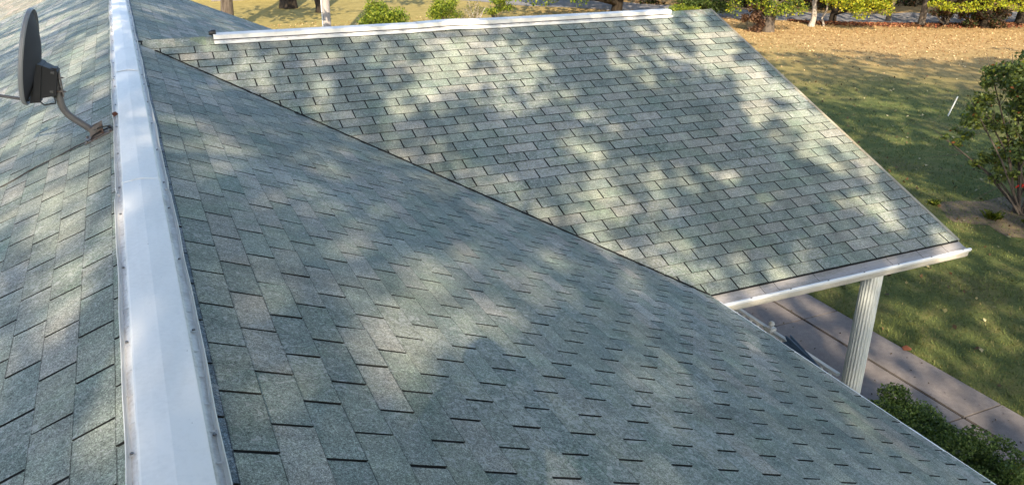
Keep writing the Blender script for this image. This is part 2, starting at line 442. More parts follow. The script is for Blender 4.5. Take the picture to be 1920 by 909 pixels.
# ragged dark strip drawn as the valley shadow and debris along the porch shingles
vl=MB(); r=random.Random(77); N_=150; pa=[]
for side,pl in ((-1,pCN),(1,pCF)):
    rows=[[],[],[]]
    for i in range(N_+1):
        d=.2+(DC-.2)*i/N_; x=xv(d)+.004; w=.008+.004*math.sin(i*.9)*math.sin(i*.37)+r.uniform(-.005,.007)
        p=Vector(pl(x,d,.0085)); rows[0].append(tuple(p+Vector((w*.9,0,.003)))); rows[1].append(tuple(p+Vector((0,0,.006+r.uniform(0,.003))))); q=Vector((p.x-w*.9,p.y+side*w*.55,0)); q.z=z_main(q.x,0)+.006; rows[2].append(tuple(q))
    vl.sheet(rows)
vl.build('valley_shadow_strip',M_butt,roof)

# ---- ridge vents
def vent_profile(wc,wf,hp,slope):
    """half profile: (offset, height, material) from crown to outer lip"""
    zf=lambda x:-slope*x
    return [(0,hp,0),(wc*.45,hp-.004,0),(wc*.93,hp-.010,0),(wc,hp-.012,0),(wc+.001,zf(wc)+.026,0),(wc+.0005,zf(wc)+.016,5),(wc+.008,zf(wc+.008)+.012,1),
            (wf-.012,zf(wf)+.014,1),(wf-.006,zf(wf)+.018,2),(wf-.002,zf(wf)+.026,2),(wf+.001,zf(wf)+.020,2),(wf+.001,zf(wf)+.004,2)]
def vent(name, s0, s1, P, wc=.08, wf=.118, hp=.034, slope=T1, parent=None, step=.09, amp=.0024, grow=0., seed=3, endcap=None):
    rr=random.Random(seed); mb=MB(); prof=vent_profile(wc+grow,wf,hp+grow,slope)
    n=max(2,int((s1-s0)/step)); w=[[0]*(n+1),[0]*(n+1)]
    for q in (0,1):
        ph=[rr.uniform(0,6.28) for _ in range(4)]
        for i in range(n+1):
            s=s0+(s1-s0)*i/n
            w[q][i]=amp*(math.sin(s*2.1+ph[0])+.7*math.sin(s*5.3+ph[1])+.4*math.sin(s*11+ph[2]))
            if i in (0,n): w[q][i]+=-.006
    for q,sgn in ((0,-1),(1,1)):
        for k in range(len(prof)-1):
            a=prof[k]; b=prof[k+1]; g0=[];
            for i in range(n+1):
                s=s0+(s1-s0)*i/n; row=[]
                for pnt in (a,b):
                    o,h=pnt[0],pnt[1]
                    if o>wc+.01: o=o+w[q][i]; h=h+abs(w[q][i])*.6
                    row.append(P(s,sgn*o,h))
                g0.append(row)
            if sgn>0: g0=[r_[::-1] for r_ in g0]
            mb.sheet(g0,b[2])
        # folded louvre tabs and screws on the flange
        s=s0+.12
        while s<s1-.05:
            o=(wc+wf)/2+.002; h=-slope*o+.0145
            if grow==0:
                c=[P(s-.004,sgn*(wc+.003),h+.004),P(s+.004,sgn*(wc+.003),h+.004),P(s+.004,sgn*(wf-.012),h+.0005),P(s-.004,sgn*(wf-.012),h+.0005)]
                mb.face(c,3)
            s+=.145+rr.uniform(-.012,.012)
        s=s0+.09
        while s<s1:
            o=(wc+wf)/2; h=-slope*o+.014
            vs=[]
            for zz,rd_ in ((0,.006),(.004,.005)):
                vs+= [P(s+rd_*math.cos(a*math.pi/3),sgn*(o+rd_*math.sin(a*math.pi/3)),h+zz) for a in range(6)]
            mb.add(vs,[(0,1,7,6),(1,2,8,7),(2,3,9,8),(3,4,10,9),(4,5,11,10),(5,0,6,11),(6,7,8,9,10,11)],4)
            s+=.61
    if endcap:
        for s in endcap:
            pts=[P(s,-o,h) for o,h,_ in prof[:4]][::-1]+[P(s,o,h) for o,h,_ in prof[1:4]]
            base=[P(s,wc,-slope*wc),P(s,0,0),P(s,-wc,-slope*wc)]
            mb.face(pts+base,5)
    return mb.build(name,[M_vent,M_flange,M_lip,M_flange,M_bolt,M_slot],parent,smooth=True)
PM=lambda s,o,h:(o,s,h)
joints=[-1.6,1.22-.0,4.045,6.86,9.69,12.52,15.35]
for i in range(len(joints)-1):
    v=vent('ridge_vent',joints[i]-.0,joints[i+1]+.0,PM,parent=roof,seed=30+i,hp=.034+.0025*(i%2))
# overlapping seam collars
for j in joints[1:-1]:
    mb=MB(); pr=[(-.084,.012),(-.078,.0265),(-.037,.034),(0,.0385),(.037,.034),(.078,.0265),(.084,.012)]
    mb.sheet([[(o,j-.012,h-.0015) for o,h in pr],[(o,j-.010,h+.001) for o,h in pr],[(o,j+.03,h+.0005) for o,h in pr]])
    mb.box((-.1165,j-.02,.0395-.075),(-.10,j+.0,.0395-.066)); mb.box((.10,j-.02,-.0355),(.1165,j,-.0265))
    mb.build('vent_collar',M_vent,roof,smooth=True)
PC=lambda s,o,h:(s,YR-.02-o,ZR+h)
vent('ridge_vent',.80,2.9,PC,wc=.085,wf=.13,hp=.042,slope=T2,parent=proof,seed=41,amp=.001,endcap=(.80,))
# dented middle stretch lifts in a low bump
PCb=lambda s,o,h:(s,YR-.02-o,ZR+h+.011*math.exp(-((s-3.28)/.25)**2))
vent('ridge_vent',2.9,4.3,PCb,wc=.087,wf=.13,hp=.044,slope=T2,parent=proof,seed=42,amp=.001)
vent('ridge_vent',4.3,6.17,PC,wc=.085,wf=.13,hp=.042,slope=T2,parent=proof,seed=43,amp=.001,endcap=(6.17,))
mb=MB(); mb.tube([(.765,YR-.05,ZR+.045),(.80,YR-.05,ZR+.047),(.83,YR-.05,ZR+.047)],[.018,.03,.03],10)
mb.build('vent_plug',M_black,proof)

# ---- drip edges, gutter, guard, fascia
de=MB()
yy=Y0
r=random.Random(9)
while yy<4.56:
    y2=min(yy+r.uniform(.9,1.3),4.56); j=r.uniform(-.003,.003)
    q=[pMR(yy,DE-.004,.002),pMR(y2,DE-.004,.002),pMR(y2,DE+.022,.004+j),pMR(yy,DE+.022,.004+j)]
    de.face(q,0); q2=[q[3],q[2],(q[2][0],q[2][1],q[2][2]-.06),(q[3][0],q[3][1],q[3][2]-.06)]; de.face(q2,0)
    yy=y2+.003
de.box((XE-.10,Y0,z_main(XE,0)-.20),(XE-.003,4.55,z_main(XE,0)-.055),1)
de.build('drip_edge',[M_lip,M_white],roof)
zc=ZR-DC*math.sin(A2); yc=YR-DC*math.cos(A2)          # lower edge of the porch shingles
gg=MB(); xs_=[3.99,4.47,4.62,5.05,5.9,6.28,6.60,6.84]
for a,b in zip(xs_[:-1],xs_[1:]):
    gg.add([(a+.002,yc+.01,zc+.001),(b-.002,yc+.01,zc+.001),(b-.002,yc-.055,zc-.027),(a+.002,yc-.055,zc-.027),
            (a+.002,yc-.105,zc-.040),(b-.002,yc-.105,zc-.040)],[(3,2,1,0),(4,5,2,3)],0)
gg.box((3.99,yc-.05,zc-.07),(6.84,yc+.01,zc-.034),1)
gg.build('gutter_guard',[M_guard,M_joint],proof)
gu=MB()
prof=[(yc+.0,zc-.05),(yc+.0,zc-.135),(yc-.085,zc-.135),(yc-.105,zc-.115),(yc-.110,zc-.075),(yc-.128,zc-.062)]
lip=[(yc-.128,zc-.062),(yc-.134,zc-.044),(yc-.129,zc-.033),(yc-.113,zc-.032),(yc-.106,zc-.040)]
gu.sheet([[(3.965,y,z) for y,z in prof],[(5.4,y,z) for y,z in prof],[(6.865,y,z) for y,z in prof]])
gu.sheet([[(3.965,y,z) for y,z in lip],[(5.4,y,z) for y,z in lip],[(6.865,y,z) for y,z in lip]],2)
for x in (3.965,6.865): gu.face([(x,y,z) for y,z in prof],0)
for x in np.arange(4.3,6.8,.41): gu.box((x-.008,yc-.124,zc-.033),(x+.008,yc-.117,zc-.029),1)
gu.build('gutter',[M_gutter,M_bolt,M_lip],proof,smooth=True)
rk=MB()   # rake trim along the gable end
for pl,sg in ((pCN,1),(pCF,-1)):
    q=[pl(XG-.01,-.0,.012),pl(XG+.02,-.0,.012),pl(XG+.02,DC,.012),pl(XG-.01,DC,.012)]
    b=[pl(XG-.01,-.0,.002),pl(XG+.02,-.0,-.06),pl(XG+.02,DC,-.06),pl(XG-.01,DC,.002)]
    rk.face(q,0); rk.face([q[1],b[1],b[2],q[2]],0); rk.face([q[0],b[0],b[3],q[3]],0); rk.face([q[2],b[2],b[3],q[3]],0)
M_rake=metal_white('rake_trim',(.42,.37,.28),.6,(.2,.16,.1),.7)
rk.build('rake_trim',M_rake,proof)
so=MB()   # soffit and porch beam
so.box((3.4,yc+.004,zc-.15),(6.82,2*YR-yc,zc-.12)); so.box((3.4,yc+.30,zc-.30),(6.50,yc+.42,zc-.152)); so.box((6.40,yc+.42,zc-.30),(6.50,2*YR-yc-.1,zc-.152))
so.build('soffit',M_white,house)
gb=MB()  # gable triangle
gb.face([(6.6,yc+.1,zc-.12),(6.6,2*YR-yc-.1,zc-.12),(6.6,YR,ZR-.12)]); gb.face([(6.62,yc+.1,zc-.12),(6.62,YR,ZR-.12),(6.62,2*YR-yc-.1,zc-.12)])
gb.build('gable_panel',M_wall,house)
wa=MB()
for lo,hi in (((3.28,Y0+.3,GZ),(3.42,Y1-.2,-1.5)),((-3.42,Y0+.3,GZ),(-3.28,Y1-.2,-1.5)),((-3.28,Y0+.3,GZ),(3.28,Y0+.42,-1.5)),((-3.28,Y1-.32,GZ),(3.28,Y1-.2,-1.5))): wa.box(lo,hi)
for y in (Y0+.36,Y1-.26):
    wa.face([(-3.4,y,-1.5),(3.4,y,-1.5),(0,y,-.1)])
wa.build('wall',M_wall,house)
for y,z0,z1 in ((1.2,-3.3,-2.2),(5.0,-3.3,-2.2),(10.8,-3.3,-2.2)):
    w=MB(); w.box((3.425,y-.06,z0-.06),(3.45,y+1.06,z1+.06)); w.box((3.452,y,z0),(3.458,y+1,z1),1); w.box((3.46,y-.02,(z0+z1)/2-.02),(3.47,y+1.02,(z0+z1)/2+.02),0)
    w.build('window',[M_white,M_glass],house)
d=MB(); d.box((3.425,7.5,GZ+.04),(3.46,8.5,-2.2)); d.box((3.462,7.6,GZ+.1),(3.48,8.4,-2.26),1); d.build('door',[M_white,M_wall],house)

# ---- fluted column
def column(cx,cy,zt):
    mb=MB(); nf=20; n=nf*8; H=zt-(GZ+.035); rows=[]
    for z,r0 in ((0.18,.099),(H*.4,.097),(H,.089)):
        row=[]
        for j in range(n+1):
            a=2*math.pi*j/n; ph=(j%8)/8
            fl=0 if ph<.2 or ph>=.95 else .0075*math.sin(math.pi*(ph-.2)/.75)
            row.append((cx+(r0-fl)*math.cos(a),cy+(r0-fl)*math.sin(a),GZ+.035+z))
        rows.append(row)
    mb.sheet(rows)
    o=mb.build('column',M_column,house)
    b=MB(); b.box((cx-.15,cy-.15,GZ+.035),(cx+.15,cy+.15,GZ+.10)); b.lathe([(.14,.065),(.15,.09),(.135,.115),(.125,.13),(.13,.15),(.108,.185)],(cx,cy,GZ+.035),32)
    b.build('column_base',M_column,o,smooth=True)
column(5.91,yc+.10,zc-.12); column(5.91,2*YR-yc-.13,zc-.12)

# ---- tan wing roof beyond the far left end
wing=empty('wing_house',(-2.3,20,GZ),'tan shingled wing roof past the far left end of the green roof','house')
wf_=MB(); RX=-1.0; off=.06
pWL=lambda u,d,h:(RX-d*math.cos(A1)-h*math.sin(A1),u,-T1*1.0-off-d*math.sin(A1)+h*math.cos(A1))
pWR=lambda u,d,h:(RX+d*math.cos(A1)+h*math.sin(A1),u,-T1*1.0-off-d*math.sin(A1)+h*math.cos(A1))
shingle_plane(wf_,pWL,17.22,26,1.1,0,27,.0,3.4,(),51); shingle_plane(wf_,pWR,17.22,26,1.1,0,14,.0,1.7,(),52)
slab(wf_,[(17.21,0),(26,0),(26,3.4),(17.21,3.4)],pWL,-.001,.09,2); slab(wf_,[(17.21,0),(26,0),(26,1.7),(17.21,1.7)],pWR,-.001,.09,2)
wf_.build('roof',[M_sh_tan,M_butt,M_under],wing,color=True)
w=MB(); w.box((-3.8,17.5,GZ),(.2,25.6,-1.75)); w.build('wall',M_wall,wing)

# ================================================================ satellite dish
dish=empty('satellite_dish',(-.22,5.40,-.1),'dark grey satellite dish on a bent mast clamped beside the white ridge vent','satellite dish')
n_=Vector((-.96,.10,.22)).normalized()
upv=(Vector((0,0,1))-n_*n_.z).normalized(); sid=n_.cross(upv)
ctr=Vector((-.492,5.42,.405))
def dpt(rx,ry,h): return ctr+sid*rx+upv*ry+n_*h
mb=MB(); K=48; RR=11; RA,RB=.235,.262; DEP=.062
def bowl(r): return -DEP*(1-r*r)
front=[[dpt(RA*r*math.cos(a),RB*r*math.sin(a),bowl(r)) for a in [2*math.pi*j/K for j in range(K+1)]] for r in [i/RR for i in range(RR+1)]]
back=[[dpt(RA*r*math.cos(a),RB*r*math.sin(a),bowl(r)-.005) for a in [2*math.pi*j/K for j in range(K+1)]] for r in [i/RR for i in range(RR+1)]]
mb.sheet(front); mb.sheet([r_[::-1] for r_ in back])
o=mb.build('reflector',M_dish,dish,smooth=True)
mb=MB(); ring=[(1.0,.001),(1.02,.004),(1.045,-.001),(1.05,-.016),(1.03,-.022),(1.0,-.006)]
mb.sheet([[dpt(RA*s*math.cos(a),RB*s*math.sin(a),h) for a in [2*math.pi*j/K for j in range(K+1)]] for s,h in ring])
mb.build('rim',M_dish_rim,o,smooth=True)
# bracket box behind the reflector
mb=MB()
def bx(c0,sx,sy,sn,m=0,taper=1.0):
    vs=[]
    for k,(h,t_) in enumerate(((0,1.0),(-sn,taper))):
        for a,b in ((-1,-1),(1,-1),(1,1),(-1,1)): vs.append(dpt(c0[0]+a*sx/2*t_,c0[1]+b*sy/2*t_,c0[2]+h))
    mb.add(vs,[(0,1,2,3),(7,6,5,4),(0,4,5,1),(1,5,6,2),(2,6,7,3),(3,7,4,0)],m)
bx((0,-.115,-.050),.17,.20,.035,0,.92); bx((0,-.12,-.085),.13,.19,.075,0,.75)
bx((0,-.06,-.125),.07,.05,.03); bx((.0,-.21,-.03),.10,.09,.05,0,.8)
for a,b in ((-.05,-.06),(.05,-.06),(-.05,-.17),(.05,-.17)):
    c=dpt(a,b,-.128); mb.tube([c,c-n_*.018],.009,6,1)
mb.build('bracket',[M_bracket,M_bolt],dish)
foot=Vector((-.215,5.40,-.085))
top=dpt(0,-.15,-.155)
mb=MB(); e1=top+Vector((.005,0,-.10))
P0=top+Vector((0,0,.075)); ptsm=[P0,top,e1]
c1=e1+Vector((.008,0,-.06))
for k in range(1,8):
    t_=k/7; a=e1.lerp(c1,t_); b=c1.lerp(c1.lerp(foot+Vector((-.0,0,.035)),.35),t_); ptsm.append(a.lerp(b,t_))
ptsm.append(foot+Vector((0,0,.02)))
mb.tube(ptsm,.0205,18); mb.build('mast',M_mast,dish,smooth=True)
mb=MB(); q=P0
mb.box((q.x-.028,q.y-.03,q.z-.10),(q.x+.028,q.y+.03,q.z-.09)); mb.box((q.x-.03,q.y-.028,q.z-.13),(q.x-.024,q.y+.028,q.z+.01)); mb.box((q.x+.024,q.y-.028,q.z-.13),(q.x+.03,q.y+.028,q.z+.01))
for dz in (-.02,-.10): mb.tube([(q.x-.045,q.y-.02,q.z+dz),(q.x+.045,q.y-.02,q.z+dz)],.005,6)
mb.build('mast_clamp',M_rust,dish)
mb=MB()   # foot: sloped plate, cheeks, bolts
fz=lambda x:-T1*abs(x)
def plate(x0,x1,y0,y1,h0,h1,m=0):
    vs=[(x0,y0,fz(x0)+h0),(x1,y0,fz(x1)+h0),(x1,y1,fz(x1)+h0),(x0,y1,fz(x0)+h0),(x0,y0,fz(x0)+h1),(x1,y0,fz(x1)+h1),(x1,y1,fz(x1)+h1),(x0,y1,fz(x0)+h1)]
    mb.add(vs,[(0,3,2,1),(4,5,6,7),(0,1,5,4),(1,2,6,5),(2,3,7,6),(3,0,4,7)],m)
plate(-.285,-.125,5.33,5.47,.006,.012)
plate(-.25,-.175,5.372,5.376,.012,.075); plate(-.25,-.175,5.424,5.428,.012,.075)
mb.tube([(-.222,5.36,fz(.222)+.05),(-.222,5.44,fz(.222)+.05)],.007,8,1)
for x in (-.272,-.14):
    for y in (5.345,5.455): mb.tube([(x,y,fz(x)+.012),(x,y,fz(x)+.024)],.008,6,1)
mb.build('mounting_foot',[M_rust,M_bolt],dish)
mb=MB(); a0=dpt(0,-.25,-.02); a1=a0+Vector((-.40,.05,.095)); mb.tube([a0,a0+Vector((-.2,.025,.05)),a1],.011,10,squash=.8); 
mb.build('receiver_arm',M_mast,dish,smooth=True)
mb=MB(); mb.tube([a1+Vector((.0,0,.0)),a1+Vector((-.02,0,.05)),a1+Vector((.03,-.005,.09))],[.022,.03,.034],14); mb.build('receiver_head',M_dish_rim,dish,smooth=True)
mb=MB(); b0=dpt(.0,-.24,-.06); 
cp=[b0,b0+Vector((.03,-.02,-.03)),b0+Vector((.09,-.02,-.025)),top+Vector((-.02,-.025,-.06)),top+Vector((-.012,-.026,-.0))]
mb.tube([tuple(v) for v in cp],.0042,8); mb.build('coax_loop',M_black,dish,smooth=True); mb=MB()
lp=[(-.205,5.375,fz(.2)+.05),(-.19,5.34,fz(.19)+.06),(-.15,5.335,fz(.15)+.05),(-.128,5.37,fz(.13)+.02),(-.15,5.41,fz(.15)+.018),(-.19,5.37,fz(.19)+.03),(-.235,5.35,fz(.235)+.03),(-.255,5.36,fz(.255)+.008)]
mb.tube(lp,.0045,8); mb.build('coax_loop',M_black,dish,smooth=True)
mb=MB(); cp=[]
for k in range(26):
    t_=k/25; x=-.262-.95*t_; y=5.36+ .02*math.sin(t_*9)-.02*t_; cp.append((x,y,fz(x)+.010+.003*math.sin(t_*23)))
cp=[(-.255,5.36,fz(.255)+.012)]+cp
mb.tube(cp,.0042,8); c_=mb.build('cable',M_black,smooth=True); tag(c_,'thin black cable running down the left roof slope from the dish foot','cable')

# dead leaf caught on the vent flange
mb=MB(); lx,ly=-.098,5.63; z0=-.022
vs=[(lx-.012,ly-.05,z0+.002),(lx+.016,ly-.022,z0+.012),(lx-.002,ly-.002,z0+.026),(lx+.018,ly+.02,z0+.010),(lx,ly+.055,z0+.006),(lx-.02,ly+.022,z0+.014),(lx-.008,ly,z0+.003),(lx-.022,ly-.02,z0+.016)]
mb.add(vs,[(0,1,2,7),(7,2,6,5),(2,3,4,5),(0,7,6),(6,5,4)]); M_dead=mat('dead_leaf',(.09,.03,.015),.8)
tag(mb.build('dead_leaf',M_dead),'curled red-brown leaf stuck on the left flange of the white ridge vent','leaf')

# ---- porch railing and the blue umbrella
rx_,rz=5.90,-3.03
rail=empty('porch_railing',(rx_,5.6,GZ),'white porch handrail with a ball topped post left of the fluted column','railing')
mb=MB(); mb.box((rx_-.022,4.93,rz-.03),(rx_+.022,6.9,rz)); mb.build('rail',M_white,rail); mb=MB(); mb.box((rx_-.018,4.93,GZ+.16),(rx_+.018,6.9,GZ+.20)); mb.build('rail',M_white,rail)
mb=MB(); mb.box((rx_-.05,5.86,GZ+.035),(rx_+.03,5.94,rz+.03)); mb.lathe([(.014,0),(.016,.012),(.028,.022),(.034,.040),(.028,.060),(.014,.070),(.0,.072)],(rx_-.01,5.90,rz+.03),16); mb.build('post',M_white,rail,smooth=False)
mb=MB()
for y in np.arange(5.03,6.85,.12): mb.box((rx_-.012,y-.012,GZ+.2),(rx_+.012,y+.012,rz-.03))
mb.build('balusters',M_white,rail)
um=empty('folded_umbrella',(5.72,5.3,-3.0),'dark blue folded umbrella with a white tip resting along the white handrail','umbrella')
mb=MB(); a=Vector((5.82,5.56,-2.99)); b=Vector((5.80,5.07,-3.05)); pts=[];rad=[]
rows=[]
for k in range(9):
    t_=k/8; c=a.lerp(b,t_); R0=.055*(1-t_)**.8+.016
    row=[]
    for j in range(33):
        an=2*math.pi*j/32; rr=R0*(1+.22*math.cos(an*6+t_*2)); row.append((c.x+rr*math.cos(an)*.8,c.y+.02*math.cos(an*6)*(1-t_),c.z+rr*math.sin(an)))
    rows.append(row)
mb.sheet(rows); mb.build('canopy',M_blue,um,smooth=True)
mb=MB(); mb.tube([a+Vector((0,.02,0)),b,b+(b-a)*.12],[.008,.010,.010],8,0); mb.tube([b+(b-a)*.1,b+(b-a)*.17],[.02,.016],10,0); mb.build('pole',M_white,um)

# ================================================================ vegetation
GREENS=np.array([[.045,.075,.018],[.07,.11,.022],[.03,.055,.016],[.10,.14,.03]])
YELLOW=np.array([[.36,.37,.025],[.24,.30,.02],[.42,.38,.03],[.13,.19,.02]])
LIMEY=np.array([[.19,.25,.025],[.13,.19,.02],[.28,.31,.04],[.06,.10,.018]])
DARKG=np.array([[.022,.036,.014],[.035,.055,.018],[.05,.075,.02],[.10,.06,.02]])
ORANGE=np.array([[.38,.14,.045],[.28,.10,.035],[.42,.22,.07],[.16,.08,.03]])
BROWN=np.array([[.10,.055,.035],[.16,.09,.055],[.07,.035,.025],[.22,.13,.08]])
def pal(P,n,r,w=None):
    k=r.choice(len(P),n,p=w); return (P[k]*r.uniform(.75,1.3,(n,1))).astype(np.float32)
def clump_pts(cl, n, r, shell=.55):
    """cl: list of (x,y,z,rx,ry,rz); leaves gather towards the clump surface"""
    v=np.array([c[3]*c[4]*c[5] for c in cl])**.67; k=r.choice(len(cl),n,p=v/v.sum()); C=np.array(cl)[k]
    d=r.normal(size=(n,3)); d/=np.linalg.norm(d,axis=1)[:,None]
    rad=r.uniform(shell,1.08,(n,1))
    return C[:,:3]+d*rad*C[:,3:]
def sub_clumps(c, R_, n, r, rs=(.22,.4)):
    """scatter n small clumps inside an ellipsoid"""
    out=[]
    for _ in range(n):
        d=r.normal(size=3); d/=np.linalg.norm(d); q=d*r.uniform(.3,.95)*np.array(R_); s=r.uniform(*rs)
        out.append((c[0]+q[0],c[1]+q[1],c[2]+q[2],R_[0]*s,R_[1]*s,R_[2]*s*.8))
    return out
def trunk(mb, base, top, r0, r1, r, lean=.04, seg=7, flare=True, n=12):
    b=Vector(base); t=Vector(top); pts=[];rad=[]
    for k in range(seg+1):
        u=k/seg; p=b.lerp(t,u)+Vector((r.normal()*lean,r.normal()*lean,0))*(0 if k==0 else 1); pts.append(p)
        rad.append((r0+(r1-r0)*u)*(1.22 if (k==0 and flare) else 1))
    if flare: pts.insert(1,b.lerp(t,.045)); rad.insert(1,r0*1.05)
    mb.tube(pts,rad,n); return pts
def limbs(mb, pts, targets, r, r0=.07):
    for tg in targets:
        tg=Vector(tg); p0=min(pts,key=lambda p:(p-tg).length+ (2 if p.z>tg.z else 0))
        mid=p0.lerp(tg,.5)+Vector((r.normal()*.15,r.normal()*.15,.25)); mb.tube([p0,mid,tg],[r0,r0*.6,r0*.2],6)
FAR=[]
def tree(name,label,cat,base,h,r0,crowns,nleaf,size,palette,barkm=None,group=None,seed=1,pw=None,top_r=.35,lean=.08):
    r=np.random.default_rng(seed); root=empty(name,base,label,cat,group)
    mb=MB(); pts=trunk(mb,base,(base[0]+lean*3*r.normal(),base[1]+lean*3*r.normal(),base[2]+h),r0,r0*top_r,r,lean)
    limbs(mb,pts,[c[:3] for c in crowns[:14]],r,r0*.3)
    mb.build('trunk',barkm or M_bark,root,smooth=True)
    if nleaf:
        FAR.append(root); C=clump_pts(crowns,nleaf,r); quads_mesh('crown',leaf_quads(C,size,r,.5),M_leaf,root,pal(palette,nleaf,r,pw))
    return root
def shrub(name,label,cat,base,cl,nleaf,size,palette,nst=9,group=None,seed=1,pw=None,stemm=None,sr=.018,spread=.8):
    r=np.random.default_rng(seed); root=empty(name,base,label,cat,group); mb=MB()
    for k in range(nst):
        c=cl[r.integers(len(cl))]; p=Vector((base[0]+r.normal()*.06,base[1]+r.normal()*.06,base[2])); q=Vector(c[:3])
        m=p.lerp(q,.5)+Vector((r.normal()*.08,r.normal()*.08,.1)); mb.tube([p,m,q,q+(q-m)*.35],[sr*1.3,sr,sr*.6,sr*.2],6)
    mb.build('stem',stemm or M_bark,root,smooth=True)
    C=clump_pts(cl,nleaf,r,.35); C[:,2]=np.maximum(C[:,2],base[2]+.02)
    quads_mesh('foliage',leaf_quads(C,size,r,.3),M_leaf,root,pal(palette,nleaf,r,pw)); return root
rr=np.random.default_rng(3)
# far lawn, left to right
tree('pine_tree','pine trunk with flaky bark just beyond the far corner of the green roof','tree',(4.05,38.4,GZ),11,.27,sub_clumps((4,38.4,5.5),(3,3,2.6),16,rr),2600,.28,GREENS,M_bark,seed=5)
tree('oak_tree','thick dark trunk left of the pale utility pole, at the top edge','tree',(8.0,45.9,GZ),10,.42,sub_clumps((8,46,3.5),(4,4,3),18,rr),5200,.3,GREENS,M_bark_dark,seed=6)
tree('oak_tree','dark trunk close behind the pale utility pole','tree',(9.3,43.6,GZ),9,.30,sub_clumps((9.4,43.6,3.5),(3.2,3.2,2.6),14,rr),4200,.3,GREENS,M_bark_dark,seed=8)
pole=empty('utility_pole',(6.9,31.6,GZ),'pale weathered utility pole rising behind the porch ridge','pole')
mb=MB(); mb.tube([(6.9,31.6,GZ),(6.9,31.6,GZ+4),(6.9,31.6,GZ+8.5)],[.15,.14,.11],14); mb.build('shaft',M_pole,pole,smooth=True)
mb=MB(); mb.tube([(6.72,31.55,GZ),(6.73,31.55,GZ+8)],.022,6); mb.build('conduit',M_white,pole)
mb=MB(); mb.box((6.0,31.54,GZ+7.7),(7.8,31.66,GZ+7.82)); mb.build('crossarm',M_pole,pole)
shrub('round_bush','dense yellow-green bush right of the utility pole','bush',(9.35,32.4,GZ),sub_clumps((9.35,32.4,GZ+1.05),(.98,.9,1.1),26,rr,(.3,.45)),9000,.085,LIMEY,seed=9)
shrub('round_bush','smaller yellow-green bush beside the bare grey one','bush',(12.65,34.6,GZ),sub_clumps((12.65,34.6,GZ+.85),(.78,.7,.95),20,rr,(.3,.45)),5200,.085,LIMEY,seed=10)
shrub('twiggy_bush','greyish half bare bush right of the two yellow-green bushes','bush',(13.9,34.3,GZ),sub_clumps((13.9,34.3,GZ+.8),(.7,.6,.8),18,rr,(.25,.4)),900,.07,np.array([[.3,.26,.2],[.2,.17,.11],[.12,.14,.04]]),nst=46,seed=11,stemm=M_bark_pale,sr=.014)
shrub('low_bush','sparse low green bush behind the raised middle of the porch ridge','bush',(16.3,37.2,GZ),sub_clumps((16.3,37.2,GZ+.7),(1.1,.8,.7),12,rr),1600,.1,LIMEY,seed=12)
tree('maple_tree','nearly black trunk behind the right part of the porch ridge vent','tree',(23.5,37.9,GZ),9,.26,
     [(18.0,35.8,-3.05,1.0,.8,.45),(19.6,35.0,-3.0,.5,.5,.5),(20.5,35.5,-2.8,.8,.8,.4),(17.0,36.5,-2.8,1.2,.9,.5),(21.9,36.2,-3.05,.6,.6,.35)]+sub_clumps((21.5,37.5,1.6),(4.2,3.8,2.8),18,rr),9500,.14,LIMEY,M_bark_dark,seed=13)
shrub('leafy_bush','yellow-green bush peeping over the right end of the porch ridge vent','bush',(25.0,33.8,GZ),sub_clumps((25.0,33.8,GZ+.35),(1.2,.8,.5),16,rr,(.3,.4)),3400,.1,LIMEY,seed=14)
shrub('leafy_bush','dark green bush between the porch peak and the road','bush',(26.6,34.6,GZ),sub_clumps((26.8,34.6,GZ+.8),(1.6,1.0,.95),18,rr,(.3,.4)),3600,.12,GREENS,seed=15)
# the big low branched tree right of the porch peak
T1c=[(26.6,29.5,-2.95,.9,.8,.5),(25.9,29.7,-2.75,.8,.7,.5),(27.3,29.0,-3.15,.6,.6,.38),(26.8,29.2,-3.3,.5,.5,.25),(25.15,30.5,-3.25,.34,.4,.42),(26.2,29.0,-3.2,.6,.5,.35)]
tree('maple_tree','low branched bright green tree just right of the porch roof peak','tree',(26.62,29.78,GZ),8,.25,T1c+sub_clumps((26.6,29.8,1.9),(3.,3.,2.8),16,rr),21000,.10,np.concatenate([LIMEY,YELLOW,GREENS]),M_bark,seed=16)
shrub('dead_shrub','dark tangle of brown leaves against the foot of the bright green tree','bush',(26.05,30.2,GZ),sub_clumps((26.05,30.1,GZ+.6),(.62,.5,.65),14,rr,(.3,.45)),2600,.12,BROWN,seed=17)
def snag(name,label,base,h,r0,seed,m):
    r=np.random.default_rng(seed); root=empty(name,base,label,'tree'); mb=MB(); pts=trunk(mb,base,(base[0]+.1,base[1],base[2]+h),r0,r0*.6,r,.05)
    limbs(mb,pts,[(base[0]+r.normal()*.5,base[1]+r.normal()*.4,base[2]+h*.9+r.uniform(0,.5)) for _ in range(5)],r,r0*.4); mb.build('trunk',m,root,smooth=True)
snag('dead_tree','short pale broken trunk between the bright green and the yellow tree',(29.7,30.3,GZ),1.9,.14,20,M_bark_pale)
snag('dead_tree','slender white stem beside the pale broken trunk',(30.25,30.1,GZ),2.6,.05,21,M_bark_pale)
T2c=[(27.6,26.1,-2.55,.75,.7,.42),(28.3,25.8,-2.5,.8,.7,.5),(27.2,26.5,-2.35,.6,.6,.45),(28.0,25.9,-3.0,.42,.4,.25),(28.9,25.3,-2.75,.45,.4,.3),(26.9,26.9,-2.3,.5,.5,.4),(28.6,25.4,-2.2,.8,.7,.5)]
tree('yellow_maple','tree trunk whose yellow leafy branches hang over the lawn by the road','tree',(31.6,30.9,GZ),8,.16,[((c[0]-27.9)*.8*1.09+30.45,c[1]*1.09,c[2]-.52,c[3]*.8,c[4],c[5]) for c in T2c]+sub_clumps((31,29.5,1.8),(2.6,2.4,2.6),14,rr),16000,.10,YELLOW,M_bark_dark,seed=22)
